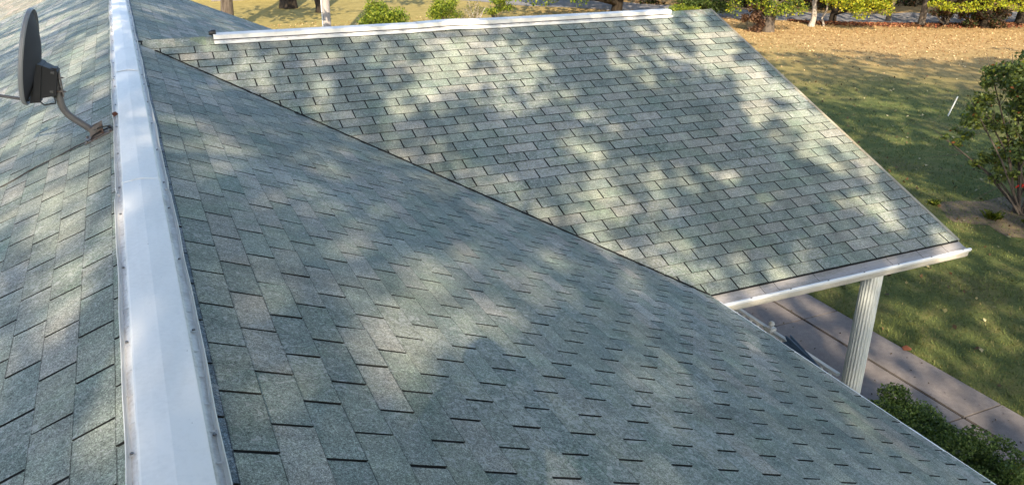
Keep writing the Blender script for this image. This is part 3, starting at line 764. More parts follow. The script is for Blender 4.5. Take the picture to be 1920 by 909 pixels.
tree('roadside_tree','slim trunk on the near edge of the road, left of its slightly thicker twin','tree',(34.7,30.3,GZ),9,.11,sub_clumps((34.8,30.3,2.5),(2.2,2.2,2),10,rr),2200,.25,GREENS,M_bark,seed=23)
tree('roadside_tree','slightly thicker roadside trunk at the edge of the red leaf litter','tree',(34.9,28.5,GZ),9,.15,sub_clumps((35,28.5,2.6),(2.4,2.4,2),10,rr),2200,.25,GREENS,M_bark,seed=24)
T3c=[(34.6,26.4,-3.2,.95,.8,.2),(36.0,26.0,-3.0,1.1,.8,.3),(37.2,25.3,-3.1,.8,.7,.26),(34.0,27.0,-3.1,.6,.5,.2),(37.9,24.9,-3.25,.6,.5,.16),(35.8,26.3,-2.4,1.3,.9,.4)]
tree('yellow_maple','spreading tree with a flat layer of lime leaves above a dark thicket','tree',(37.3,26.9,GZ),8,.22,T3c+sub_clumps((36.5,26.5,1.7),(3.2,2.8,2.6),16,rr),18000,.10,YELLOW,M_bark_dark,seed=25,pw=[.4,.35,.1,.15])
for i,(x,y,w,h,lb) in enumerate([(35.9,27.9,.8,.55,'left end of the dark thicket under the lime leaves'),(36.9,27.3,.95,.7,'middle of the dark thicket under the lime leaves'),(38.0,26.6,.9,.62,'right end of the dark thicket under the lime leaves')]):
    shrub('thicket_bush','bare brown bush at the '+lb,'bush',(x,y,GZ),sub_clumps((x,y,GZ+h),(w,.6,h),12,rr,(.3,.45)),1700,.12,np.concatenate([BROWN,DARKG]),nst=26,seed=30+i,group='thicket bushes by the road')
snag('tree_stump','broad dark stump in the thicket below the lime leaves',(37.6,27.3,GZ),1.35,.34,26,M_bark_dark)
tree('orange_tree','rust orange tree in the far right corner above the road','tree',(39.9,27.0,GZ),8,.2,[(39.9,26.2,-2.95,1.0,.8,.6),(40.8,26.2,-3.1,1.0,.8,.6),(40.2,26.6,-2.0,1.4,1,.6)]+sub_clumps((40.4,27,1.2),(2.6,2.4,2.4),14,rr),7500,.14,ORANGE,M_bark_dark,seed=27)
shrub('thicket_bush','dark bush on the near road edge in the right hand corner','bush',(40.6,26.6,GZ),sub_clumps((40.7,26.6,GZ+.5),(1.6,.8,.55),12,rr,(.3,.45)),2200,.13,np.concatenate([BROWN,DARKG]),nst=26,seed=36)
shrub('shaded_bush','dark shaded bush across the road between the bright green and the yellow tree','bush',(32.6,37.2,GZ),sub_clumps((32.6,37.2,GZ+.7),(2.4,1.0,.9),16,rr,(.3,.45)),4200,.14,DARKG,seed=38)
shrub('shaded_bush','dark shaded bush just left of the slim roadside trunk, beyond the road','bush',(38.4,35.0,GZ),sub_clumps((38.4,35.0,GZ+.6),(2.4,1.0,.85),16,rr,(.3,.45)),4200,.14,DARKG,seed=39)
# woods beyond the road: individual trunks with dark crowns
wood_r=np.random.default_rng(77); wpos=[]
PTH=sp
for k in range(400):
    x=wood_r.uniform(24,66); y=wood_r.uniform(28,60)
    dmin=min((p[0]-x)**2+(p[1]-y)**2 for p in PTH)**.5
    side=y-np.interp(x,[p[0] for p in PTH],[p[1] for p in PTH])
    if side<0 or dmin<3.0: continue
    if any((a-x)**2+(b-y)**2<5.5 for a,b in wpos): continue
    wpos.append((x,y))
    if len(wpos)>=46: break
protos=[]
for k in range(4):
    r=np.random.default_rng(100+k); root=empty('woodland_tree',(0,0,0)); mb=MB(); pts=trunk(mb,(0,0,0),(.2*k-.3,.1,9),.11+.05*k,.07,r,.12)
    cr=sub_clumps((0,0,5.2),(2.6,2.6,3.6),16,r); limbs(mb,pts,[c[:3] for c in cr[:8]],r,.05); mb.build('trunk',M_bark_dark,root,smooth=True)
    C=clump_pts(cr,1500,r); quads_mesh('crown',leaf_quads(C,.32,r,.4),M_leaf,root,pal(np.concatenate([GREENS,DARKG]),1500,r)); protos.append(root)
WL='dark woodland tree in the shaded wood beyond the road'
def copy_thing(p):
    o=p.copy(); col.objects.link(o)
    for ch in p.children:
        c=ch.copy(); col.objects.link(c); c.parent=o
    return o
for i,(x,y) in enumerate(wpos):
    o=protos[i] if i<4 else copy_thing(protos[i%4])
    o.location=(x,y,GZ); o.rotation_euler=(0,0,wood_r.uniform(0,6.28)); s_=wood_r.uniform(.8,1.2); o.scale=(s_,s_,s_)
    tag(o,WL,'tree',group='trees of the wood beyond the road')
# undergrowth in the wood: one dense mass nobody could count
r=np.random.default_rng(88); cl=[]
for k in range(150):
    x=r.uniform(25,68); side=r.uniform(3.2,12)
    y=np.interp(x,[p[0] for p in PTH],[p[1] for p in PTH])+side
    s_=r.uniform(.5,1.3); cl.append((x,y,GZ+.3*s_,s_,s_*.8,s_*.7))
C=clump_pts(cl,30000,r,.2); C[:,2]=np.maximum(C[:,2],GZ+.03)
tag(quads_mesh('undergrowth',leaf_quads(C,.2,r,.3),M_leaf,None,pal(np.concatenate([DARKG,BROWN*.6]),30000,r)),kind='stuff')
# white house at the top edge
wh=empty('white_house',(7,54,GZ),'white walled house at the top edge beyond the pine trunk','house')
mb=MB(); mb.box((4.6,50.4,GZ),(9.6,57,GZ+2.6)); mb.box((4.55,50.35,GZ),(9.65,50.39,GZ+.25),1); mb.build('wall',[M_white,M_conc],wh)
mb=MB(); mb.add([(4.2,50,GZ+2.62),(10,50,GZ+2.62),(10,57.4,GZ+2.62),(4.2,57.4,GZ+2.62),(4.2,53.7,GZ+4.3),(10,53.7,GZ+4.3)],[(0,1,5,4),(2,3,4,5),(0,4,3),(1,2,5),(0,3,2,1)]); mb.build('roof',M_under,wh)
mb=MB(); mb.box((5.6,50.36,GZ+1),(6.6,50.395,GZ+2),0); mb.build('window',M_glass,wh)

# shrub at the right edge with a red ribbon
sb=(15.25,9.35,GZ); r=np.random.default_rng(44)
cl=[]
for (x,y,z,a,b,c) in [(15.0,9.9,-2.1,.75,.6,.42),(15.3,9.4,-1.9,.7,.7,.45),(14.85,10.1,-2.6,.55,.5,.35),(15.6,9.1,-2.4,.8,.7,.6),(14.65,10.6,-3.05,.3,.25,.16),(15.1,9.7,-2.9,.55,.5,.35),(15.9,8.8,-2.0,.8,.8,.6),(14.8,10.2,-1.75,.35,.3,.28),(15.8,9.0,-3.0,.6,.6,.35),(14.95,10.0,-3.45,.3,.3,.2),(15.7,8.9,-3.5,.6,.5,.32),(15.1,9.8,-3.6,.35,.3,.2),(15.3,9.5,-2.5,.8,.7,.5),(15.2,9.6,-3.1,.5,.5,.3),(15.0,9.9,-1.7,.5,.5,.3),(15.9,8.7,-1.6,.7,.7,.4)]:
    cl+=sub_clumps((x,y,z),(a*1.15,b*1.15,c*1.2),9,r,(.3,.42))
n=24000
rsh=np.random.default_rng(45); rootS=empty('garden_shrub',sb,'leafy shrub with splayed stems and a red ribbon at the right edge of the lawn','shrub')
mb=MB()
for k in range(17):
    c=cl[rsh.integers(len(cl))]; p=Vector((sb[0]+rsh.normal()*.10,sb[1]+rsh.normal()*.10,GZ)); q=Vector(c[:3]); m=p.lerp(q,.5)+Vector((rsh.normal()*.08,rsh.normal()*.08,.08))
    mb.tube([p,m,q,q+(q-m)*.3],[.024,.017,.009,.003],7)
    for _ in range(3):
        c2=Vector(c[:3])+Vector(tuple(rsh.normal(size=3)*.3)); mb.tube([m.lerp(q,.5),c2],[.007,.002],5)
mb.build('stem',M_bark,rootS,smooth=True)
C=clump_pts(cl,n,rsh,.25); cc=pal(np.array([[.12,.165,.05],[.17,.21,.06],[.075,.105,.038],[.24,.27,.04],[.32,.12,.04],[.15,.17,.09]]),n,rsh,[.34,.26,.18,.13,.02,.07])
quads_mesh('foliage',leaf_quads(C,.085,rsh,.3),M_leaf,rootS,cc)
mb=MB(); M_red=mat('red_ribbon',(.5,.02,.01),.6); mb.tube([(15.20,9.42,GZ+.52),(15.22,9.40,GZ+.58)],[.035,.035],8); mb.tube([(15.17,9.44,GZ+.57),(15.10,9.47,GZ+.50)],[.02,.012],5); mb.build('ribbon',M_red,rootS)
mb=MB(); pts=[]
for a in range(28): 
    t_=2*math.pi*a/28; q=1+.18*math.sin(3*t_+1)+.1*math.sin(7*t_); pts.append((15.15+1.5*q*math.cos(t_),9.3+1.0*q*math.sin(t_),GZ+.006))
mb.face(pts); tag(mb.build('soil_bed',M_soil),kind='structure')
# weeds at the shrub's foot
def grass_clump(x,y,h,n,seed,label):
    r=np.random.default_rng(seed); P=[]
    for _ in range(n):
        a=r.uniform(0,6.28); L=h*r.uniform(.5,1.1); w=.008; bx_,by=x+r.normal()*.05,y+r.normal()*.05; dx,dy=math.cos(a),math.sin(a); ln=r.uniform(.3,1.)*L
        P.append([(bx_-dy*w,by+dx*w,GZ),(bx_+dy*w,by-dx*w,GZ),(bx_+dx*ln*.5+dy*w*.7,by+dy*ln*.5-dx*w*.7,GZ+L*.7),(bx_+dx*ln,by+dy*ln,GZ+L*.75)])
    o=quads_mesh('grass_clump',np.array(P),M_leaf,None,pal(LIMEY*.4,n,r)); tag(o,label,'plant')
grass_clump(14.45,9.35,.2,110,1,'tuft of long green grass left of the bare soil under the shrub')
grass_clump(14.75,8.75,.22,130,2,'bright tuft of long grass in front of the bare soil under the shrub')
grass_clump(14.1,10.35,.13,60,3,'small pale weed in the lawn left of the shrub stems')
# stake
mb=MB(); mb.tube([(20.62,15.35,GZ),(20.74,15.27,GZ+.56)],[.018,.018],8); tag(mb.build('marker_stake',M_white),'thin white stake leaning in the middle of the lawn','stake')
# bush by the walk
cl=[]; r=np.random.default_rng(61)
for (x,y,s_) in [(6.95,5.25,.30),(7.2,5.0,.36),(7.05,4.65,.36),(7.3,4.55,.36),(7.15,4.2,.36),(7.32,4.05,.34),(7.1,3.8,.36),(6.85,4.9,.36),(6.8,4.3,.4),(6.75,3.7,.4),(6.5,4.6,.4),(6.45,3.9,.4)]:
    cl+=sub_clumps((x,y,-3.97),(s_,s_,.27),7,r,(.35,.5))
n=42000; rb=empty('walk_bush',(6.95,4.5,GZ),'low dark green bush between the roof edge and the concrete walk','bush')
mb=MB()
for k in range(26):
    c=cl[r.integers(len(cl))]; mb.tube([(6.9+r.normal()*.2,4.5+r.normal()*.35,GZ),tuple(c[:3])],[.012,.004],5)
mb.build('stem',M_bark,rb)
C=clump_pts(cl,n,r,.55); C[:,2]=np.maximum(C[:,2],GZ+.03)
cc=pal(np.array([[.075,.125,.035],[.11,.17,.05],[.05,.085,.026],[.15,.21,.065]]),n,r); yel=(C[:,1]<4.0)&(C[:,0]>7.25)&(C[:,2]<-3.85); cc[yel]=pal(YELLOW*.8,int(yel.sum()),r)
quads_mesh('foliage',leaf_quads(C,.034,r,.5),M_leaf,rb,cc)

# grass blades on the near lawn
n=300000; r=np.random.default_rng(71); x=8.87+(r.random(n)**1.3)*20; y=r.uniform(1.0,27,n); dd=np.hypot(x-8,y-3); k=r.random(n)<np.clip(1.35-dd/17,0.0,1); x,y=x[k],y[k]; n=len(x)
edge=r.random(n)<.05; x[edge]=8.86+np.abs(r.normal(0,.03,int(edge.sum())))
cl_n=np.sin(x*2.3+np.sin(y*1.7)*1.4)*np.sin(y*1.9+np.sin(x*2.9))
L=r.uniform(.02,.055,n)*(1+.35*cl_n); a=r.uniform(0,6.28,n); w=.0045+.0006*(x-8)
dx,dy=np.cos(a),np.sin(a); B=np.stack([x,y,np.full(n,GZ-.003)],1)
P=np.stack([B+np.stack([-dy*w,dx*w,0*x],1),B+np.stack([dy*w,-dx*w,0*x],1),B+np.stack([dx*L*.7,dy*L*.7,L],1)],1)
gc=pal(np.array([[.10,.128,.038],[.14,.165,.05],[.078,.10,.03],[.23,.20,.085]]),n,r,[.4,.3,.22,.08])
tag(quads_mesh('grass',P,M_litter,None,gc),kind='stuff')
# leaf litter: dense and tan on the far lawn, sparse near the walk, rust red at the road edge
def litter(name,n,xy,size,P,seed,pw=None,z=.012):
    r=np.random.default_rng(seed); C=np.concatenate([xy,np.full((len(xy),1),GZ+z)],1); q=leaf_quads(C,size,r,4.0,.7); q[:,:,2]=np.maximum(q[:,:,2],GZ+.004)
    tag(quads_mesh(name,q,M_litter,None,pal(P,len(xy),r,pw)),kind='stuff')
r=np.random.default_rng(91)
N=34000; x=r.uniform(4,42,N); y=r.uniform(18,40,N); k=(y+.56*(x-22.9)>24.6+r.normal(0,1.9,N))&((x>20)|(r.random(N)<.45)); 
road_y=np.interp(x,[p[0] for p in PTH],[p[1] for p in PTH]); k&=(y<road_y-1.8)
litter('leaf_litter',0,np.stack([x[k],y[k]],1),.085,np.array([[.44,.31,.16],[.34,.21,.095],[.52,.38,.21],[.24,.13,.06]]),92)
N=7000; x=r.uniform(30,44,N); y0=np.interp(x,[p[0] for p in PTH],[p[1] for p in PTH])-2.3; y=y0-np.abs(r.normal(0,.55,N)); 
litter('red_leaf_litter',0,np.stack([x,y],1),.13,np.array([[.20,.06,.03],[.28,.11,.05],[.12,.04,.025],[.34,.2,.1]]),93,z=.05)
N=1500; x=9+(r.random(N))*17; y=r.uniform(1,22,N)
litter('fallen_leaves',0,np.stack([x,y],1),.085,np.array([[.20,.19,.09],[.12,.07,.035],[.32,.28,.16],[.05,.035,.02]]),94,z=.03)
N=70; x=r.uniform(7.0,8.9,N); y=r.uniform(3,9,N)
litter('walk_leaves',0,np.stack([x,y],1),.03,np.array([[.05,.035,.03],[.10,.07,.04]]),95,z=.045)
mb=MB(); mb.add([(8.80,6.42,GZ+.045),(8.87,6.36,GZ+.06),(8.93,6.40,GZ+.05),(8.90,6.47,GZ+.075),(8.84,6.49,GZ+.05)],[(0,1,3,4),(1,2,3)]); M_rl=mat('rust_leaf',(.30,.09,.03),.8)
tag(mb.build('fallen_leaf',M_rl),'rust red leaf on the edge between the concrete walk and the lawn','leaf')

# ================================================================ unseen trees behind the viewpoint, crowns shaped to throw set patches on roof and lawn
PATCH=[
('M',0.80,5.51,0.544,0.312,-0.184,-1.007,0.28),('M',1.89,3.68,0.284,-0.437,-0.370,-0.558,0.20),('M',0.87,5.20,0.316,0.223,-0.126,-0.638,0.80),
('M',0.71,5.94,0.357,0.322,-0.072,-0.492,0.50),('M',0.32,5.85,0.178,0.243,-0.035,-0.487,0.45),('M',0.23,4.69,0.090,0.093,-0.041,-0.557,0.50),
('M',0.38,8.55,0.197,0.318,-0.039,-0.576,0.45),('M',1.52,7.14,0.170,-0.338,-0.134,-0.452,0.30),('M',2.16,5.96,0.098,-0.197,-0.158,-0.346,0.45),
('M',0.96,3.02,0.089,-0.202,-0.300,-0.539,0.60),('M',0.64,2.29,0.065,-0.037,-0.092,-0.203,0.30),('M',0.98,4.22,0.360,0.078,-0.123,-0.434,0.15),
('M',0.97,3.60,0.129,-0.068,-0.127,-0.330,0.25),('M',1.35,3.27,0.133,0.058,-0.117,-0.294,0.35),('M',1.46,3.81,0.121,-0.062,-0.150,-0.309,0.95),
('M',2.52,4.60,0.179,-0.010,-0.178,-0.298,0.55),('M',3.02,4.54,0.173,-0.010,-0.239,-0.336,0.55),('M',0.32,3.14,0.054,0.003,-0.038,-0.204,0.65),
('M',0.43,3.02,0.073,0.035,-0.026,-0.157,0.40),('M',0.78,2.67,0.035,-0.229,-0.107,-0.154,0.65),('M',1.05,2.83,0.070,0.025,-0.112,-0.309,0.70),
('M',0.86,2.43,0.049,0.013,-0.062,-0.181,0.55),('M',0.31,2.24,0.048,-0.005,-0.039,-0.157,0.45),('M',2.07,2.71,-0.019,-0.223,-0.276,-0.242,0.60),
('M',0.18,2.27,0.034,0.010,-0.015,-0.128,0.30),('M',3.60,2.68,-0.093,-0.361,-0.232,-0.140,0.40),('M',3.53,3.71,0.053,-0.177,-0.221,-0.202,0.35),
('M',0.51,12.55,0.439,1.095,-0.054,-0.965,0.55),('M',1.43,13.79,0.360,-0.500,-0.123,-0.862,0.50),('M',1.47,3.21,0.084,-0.142,-0.269,-0.420,0.45),
('M',1.51,2.89,0.065,-0.107,-0.214,-0.297,0.35),('M',0.82,3.14,0.076,-0.041,-0.063,-0.161,0.30),('M',3.73,4.30,0.023,-0.189,-0.171,-0.171,0.50),
('M',2.01,3.16,0.052,-0.101,-0.120,-0.147,0.25),('L',-1.19,13.51,0.612,-0.574,0.181,-1.752,1.00),('L',-0.41,9.10,0.239,0.378,0.070,-0.678,0.60),
('L',-0.45,8.14,0.154,0.093,0.072,-0.681,0.45),('L',-0.23,6.64,0.108,-0.262,0.006,-0.615,0.50),('L',-0.60,6.60,0.185,0.084,0.081,-0.542,0.50),
('L',-0.42,4.97,0.165,-0.089,0.056,-0.449,0.40),('L',-0.99,8.46,0.176,-0.424,0.054,-0.591,0.35),('L',-0.50,3.24,0.108,-0.139,0.023,-0.259,0.30),
('L',-0.16,2.14,0.071,-0.077,-0.000,-0.160,0.35),('L',-0.27,6.32,0.224,-0.513,0.010,-0.698,-0.70),('L',-0.61,5.64,0.134,0.048,0.038,-0.219,-0.20),
('L',-0.36,4.24,0.106,-0.174,0.014,-0.337,0.25),('L',-2.12,20.38,0.665,-0.806,0.398,-3.507,1.00),('L',-0.01,2.63,0.123,-0.153,-0.052,-1.054,-0.50),
('M',0.08,2.83,0.064,0.026,-0.084,-1.228,-0.25),('L',-0.01,7.39,0.098,-0.268,-0.042,-2.127,-0.30),('L',0.01,4.60,0.078,-0.151,-0.021,-0.596,0.35),
('C',6.29,7.69,-0.007,-0.681,-0.503,-0.319,0.60),('C',6.46,6.78,-0.014,-0.601,-0.423,-0.232,0.65),('C',6.66,6.17,-0.038,-0.415,-0.263,-0.123,0.65),
('C',6.64,5.70,-0.025,-0.267,-0.163,-0.070,0.50),('C',6.17,8.13,0.325,-0.034,-0.159,-0.233,-0.35),('C',4.61,7.10,0.375,-0.171,-0.164,-0.224,-0.65),
('C',5.42,6.67,0.230,-0.216,-0.339,-0.327,-0.55),('C',3.69,6.86,0.324,-0.051,-0.138,-0.272,-0.50),('C',4.57,6.44,0.415,-0.069,-0.138,-0.218,-0.40),
('C',4.62,7.87,0.158,-0.297,-0.261,-0.267,-0.55),('C',5.49,6.11,0.436,-0.201,-0.217,-0.232,-0.35),('C',5.83,5.74,0.431,-0.200,-0.211,-0.205,-0.45),
('C',4.42,5.42,0.303,-0.062,-0.186,-0.267,-0.45),('C',5.29,5.24,0.605,-0.061,-0.122,-0.166,-0.40),('C',6.26,4.81,0.390,-0.012,-0.083,-0.102,-0.30),
('C',3.80,7.63,0.232,-0.030,-0.151,-0.317,0.50),('C',5.28,7.78,0.428,-0.017,-0.101,-0.174,0.50),('C',3.83,6.41,0.184,-0.032,-0.099,-0.181,0.60),
('C',3.64,5.82,0.255,-0.050,-0.110,-0.195,0.60),('C',4.76,6.68,0.175,-0.028,-0.059,-0.092,0.35),('C',6.02,5.28,0.149,-0.029,-0.113,-0.122,0.85),
('C',6.46,5.13,0.152,-0.030,-0.097,-0.097,0.60),('C',5.02,5.93,0.223,-0.041,-0.175,-0.241,0.35),('C',4.05,4.68,0.232,-0.002,-0.029,-0.059,0.80),
('C',4.04,4.86,0.139,-0.031,-0.063,-0.090,0.40),('C',3.26,8.09,0.484,-0.056,-0.181,-0.447,0.60),('C',2.91,7.87,0.330,-0.042,-0.187,-0.494,0.40),
('C',2.35,7.32,0.253,-0.276,-0.080,-0.122,0.45),('C',0.87,8.16,0.378,-0.247,-0.131,-0.399,0.20),('C',1.98,7.60,0.189,-0.027,-0.113,-0.385,-0.45),
('C',2.49,7.05,0.248,-0.039,-0.043,-0.118,-0.30),('C',4.07,8.05,0.307,-0.035,-0.121,-0.249,0.30),('C',2.14,6.84,0.127,-0.060,-0.041,-0.087,-0.30),
('C',3.11,6.59,0.383,-0.523,-0.227,-0.253,-0.50),('C',3.17,5.51,0.145,-0.160,-0.137,-0.139,0.30),('C',1.54,8.25,0.152,-0.018,-0.062,-0.265,-0.20),
('C',3.72,5.03,0.127,-0.108,-0.083,-0.080,0.30),('C',6.06,6.03,0.122,-0.021,-0.061,-0.072,0.50),('G',27.48,26.73,0.998,-1.137,-0.545,-0.544,-1.30),
('G',29.95,25.00,1.397,-1.248,-0.407,-0.353,-0.50),('G',32.93,23.25,0.364,-1.197,-0.635,-0.462,-1.00),('G',22.29,24.45,0.245,-0.604,-0.400,-0.439,0.40),
('G',26.31,23.83,0.700,-0.952,-0.288,-0.269,-0.80),('G',31.18,27.85,1.269,-0.677,-0.326,-0.304,-0.60),('G',23.72,27.91,0.112,-0.613,-0.472,-0.547,-0.90),
('G',27.69,28.88,1.139,-0.800,-0.345,-0.371,-0.60),('G',21.15,22.42,0.168,-0.617,-0.428,-0.449,0.70),('G',24.62,21.68,-0.099,-1.290,-0.504,-0.435,0.60),
('G',23.83,19.58,-0.395,-1.607,-0.453,-0.357,0.60),('G',25.14,18.71,0.511,-0.617,-0.393,-0.306,0.70),('G',19.99,20.01,0.283,-0.884,-0.495,-0.493,0.60),
('G',19.53,17.52,0.892,-0.784,-0.437,-0.410,0.60),('G',20.60,16.43,0.340,-0.635,-0.341,-0.279,0.50),('G',16.93,13.86,-0.012,-0.665,-0.409,-0.318,0.90),
('G',17.27,12.92,0.084,-0.686,-0.403,-0.295,0.70),('G',14.83,11.57,0.073,-0.312,-0.410,-0.312,0.80),('G',13.44,9.27,0.209,-0.300,-0.369,-0.265,0.60),
('G',21.14,14.06,0.813,-0.341,-1.051,-0.774,0.60),('G',11.23,7.00,0.187,-0.082,-0.162,-0.122,0.60),('G',8.62,7.93,0.077,-0.130,-0.097,-0.084,0.60),
('G',7.84,5.92,0.217,-0.008,-0.092,-0.111,0.70),('G',8.19,4.35,0.097,-0.043,-0.140,-0.101,0.50),('G',13.10,8.03,0.254,-0.110,-0.252,-0.184,0.30),
('G',7.65,44.07,2.387,-0.204,-0.490,-2.728,-0.95),('G',20.41,38.31,2.389,0.435,-0.940,-1.841,-0.90),('G',18.95,41.13,2.149,-0.811,-0.752,-1.642,-0.70),
('G',14.64,46.32,1.698,-0.631,-0.468,-1.463,-0.80)]

PA=np.array([p[1:] for p in PATCH]); PS=np.array([p[0] for p in PATCH])
NX=np.random.default_rng(5).normal(size=(7,2)); NP=np.random.default_rng(6).uniform(0,6.28,7)
def wob(x,y,f): 
    s=0
    for k in range(7): s=s+np.sin((x*NX[k,0]+y*NX[k,1])*f*(1+.35*k)+NP[k])/(1+.2*k)
    return s/3.
def lit(sf,x,y):
    if sf=='G':
        base=np.where(y+.56*(x-22.9)>25.3+1.1*wob(x,y,.6),1.,.24+.12*np.clip(wob(x+3,y,.8),-1,1))
        sd_=y-np.interp(x,[p[0] for p in PTH],[p[1] for p in PTH])
        base=np.where((x>21)&(sd_>-2.3+.9*wob(x,y,1.1)),.16+.3*np.clip(wob(y,x,1.7),0,1)*(sd_<2.5),base)
    else: base=np.full(x.shape,{'M':.07,'L':.22,'C':.36}[sf])
    wx=x+.09*wob(y,x,3.1)*(1 if sf!='G' else 3); wy=y+.09*wob(x+5,y,2.7)*(1 if sf!='G' else 3)
    for (cx,cy,ax,ay,bx_,by,st) in PA[PS==sf]:
        det=ax*by-ay*bx_; dx,dy=wx-cx,wy-cy; u=(dx*by-dy*bx_)/det; v=(ax*dy-ay*dx)/det; q=np.sqrt(u*u+v*v)
        if sf=='C': st=st*(.74 if st>0 else 1.15)
        base=base+st*np.clip((1.45-q)/1.0,0,1)
    return np.clip(base+.05*wob(x,y,2.2 if sf!='G' else .9),0,1)
def land(P):
    """first surface a sun ray through P meets: returns lit level there"""
    n=len(P); best=np.full(n,1e9); val=np.zeros(n)
    def plane(nrm,d,ok,sf):
        nonlocal best,val
        nrm=np.array(nrm); t=(d-P@nrm)/(S@nrm); Q=P+S*t[:,None]; m=(t>0)&(t<best)&ok(Q)
        if m.any():
            best[m]=t[m]; val[m]=lit(sf,Q[m,0],Q[m,1])
    plane((0,0,1),GZ,lambda Q:np.ones(len(Q),bool),'G')
    plane((T1,0,1),0,lambda Q:(Q[:,0]>0)&(Q[:,0]<XE)&(Q[:,1]>Y0)&(Q[:,1]<Y1),'M')
    plane((-T1,0,1),0,lambda Q:(Q[:,0]<=0)&(Q[:,0]>-XE)&(Q[:,1]>Y0)&(Q[:,1]<26),'L')
    plane((0,-T2,1),ZR-T2*YR,lambda Q:(Q[:,0]>0)&(Q[:,0]<XG)&(Q[:,1]<YR)&(Q[:,1]>4.5)&(ZR-T2*(YR-Q[:,1])>-T1*Q[:,0]),'C')
    return val
def canopy(target, N, t0, t1, size, seed, gain=1.):
    """random leaves between t0 and t1 metres sunward of the target area, thinned where light gets through"""
    r=np.random.default_rng(seed); T=target(r,N); t=r.uniform(t0,t1,N); P=T-S*t[:,None]
    k=r.random(N)<np.clip(-np.log(land(P)+.025)/gain,0,1)
    return P[k]
def tgt_roof(r,N):
    x=r.uniform(-4.2,7.2,N); y=r.uniform(-1.5,18,N); return np.stack([x,y,-T1*np.abs(x)*(y<30)],1)
def tgt_lawn(r,N):
    x=r.uniform(6.5,42,N); y=r.uniform(-3,28,N); k=(y+.56*(x-22.9)<28); x,y=x[k],y[k]; m=N-len(x)
    return np.concatenate([np.stack([x,y,np.full(len(x),GZ)],1), np.stack([r.uniform(6.5,22,m),r.uniform(-3,18,m),np.full(m,GZ)],1)])
def tgt_far(r,N):
    h=N//2; x=r.uniform(20,62,h); y=np.interp(x,[p[0] for p in PTH],[p[1] for p in PTH])+r.uniform(-3.5,13,h); x2=r.uniform(4,26,N-h); y2=r.uniform(29,50,N-h)
    x=np.concatenate([x,x2]); y=np.concatenate([y,y2]); return np.stack([x,y,np.full(N,GZ)],1)
L1=canopy(tgt_roof,86000,15.5,19.5,.17,201,3.6)
L2=canopy(tgt_lawn,80000,20.,25.,.42,202,5.2)
L3=canopy(tgt_far,60000,5.5,10.,.36,203,3.5)
def split_far(L,size,seed):  # loose unseen leaves added under nearby trees to shade road and far lawn
    r=np.random.default_rng(seed); D=np.stack([(L[:,0]-o.location.x)**2+(L[:,1]-o.location.y)**2 for o in FAR],1); who=D.argmin(1)
    for i,o in enumerate(FAR):
        Q=L[(who==i)]
        if len(Q)>20: quads_mesh('added_shade_leaves',leaf_quads(Q,size,r,.2,.75),M_leaf,o,pal(np.concatenate([GREENS,LIMEY]),len(Q),r))
def split_trees(L,size,spots,labels,seed,nm,grp):
    r=np.random.default_rng(seed); D=np.stack([(L[:,0]-x)**2+(L[:,1]-y)**2 for x,y in spots],1); who=D.argmin(1)
    for i,(x,y) in enumerate(spots):
        Q=L[who==i]
        if len(Q)<50: continue
        root=empty(nm,(x,y,GZ),labels[i],'tree',grp); mb=MB(); top=float(np.median(Q[:,2]))
        pts=trunk(mb,(x,y,GZ),(x+.3,y+.2,top-.5),.32,.14,r,.12)
        tg=Q[r.choice(len(Q),12)]; limbs(mb,pts[-4:],[tuple(q) for q in tg],r,.06); mb.build('trunk',M_bark,root,smooth=True)
        quads_mesh('crown',leaf_quads(Q,size,r,.2,.75),M_leaf,root,pal(np.concatenate([GREENS,LIMEY]),len(Q),r))
split_trees(L1,.17,[(-9,-6.5),(-4.5,-7.5),(.5,-7.5),(-7.5,1.5)],['shade tree left of the house behind the viewpoint','shade tree behind the near end of the house','shade tree right behind the near end of the house','shade tree beside the left wall of the house'],301,'shade_tree','tall trees shading the roof')
split_trees(L2,.42,[(3,-12),(9,-9),(15,-6),(21,-2.5),(27,1)],['leftmost shade tree of the row behind the walk','second shade tree from the left in the row behind the walk','middle shade tree of the row behind the walk','fourth shade tree from the left in the row behind the walk','rightmost shade tree of the row behind the walk'],302,'shade_tree','tall trees shading the lawn')
split_far(L3,.36,303)
# trees that shade the distant left lawn
for i,(x,y) in enumerate([(-3.5,27.5),(-1,31)]):
    pass

# ================================================================ the photographer, standing astride the ridge just behind the viewpoint
def skin_body(name, joints, edges, mat_, parent, sub=2):
    me=bpy.data.meshes.new(name); me.from_pydata([j[:3] for j in joints],edges,[]); me.materials.append(mat_)
    o=link(name,me,parent); md=o.modifiers.new('skin','SKIN'); 
    if not me.skin_vertices: me.skin_vertices.new() if hasattr(me.skin_vertices,'new') else None
    sv=me.skin_vertices[0].data if me.skin_vertices else None
    if sv:
        for v,j in zip(sv,joints): v.radius=(j[3],j[4] if len(j)>4 else j[3])
        sv[0].use_root=True
    s=o.modifiers.new('sub','SUBSURF'); s.levels=sub; s.render_levels=sub
    return o
ca_,sa_=math.cos(R(24.8)),math.sin(R(24.8))
PO=Vector((0.0,-.36,0))
def W(rt,fw,z): return (PO.x+rt*ca_+fw*sa_, PO.y-rt*sa_+fw*ca_, z)
person=empty('person',(0,-.36,0),'person in a dark jacket and jeans standing astride the ridge, holding up a phone','person')
J=[];Ed=[]
def jn(p,r_,r2=None,parent=None):
    J.append((*p,r_,r2 if r2 else r_)); 
    if parent is not None: Ed.append((parent,len(J)-1))
    return len(J)-1
pel=jn(W(0,0,.80),.135,.10); ab=jn(W(0,.0,.95),.125,.095,pel); ch=jn(W(0,.0,1.15),.15,.105,ab); nk0=jn(W(0,.0,1.31),.09,.075,ch)
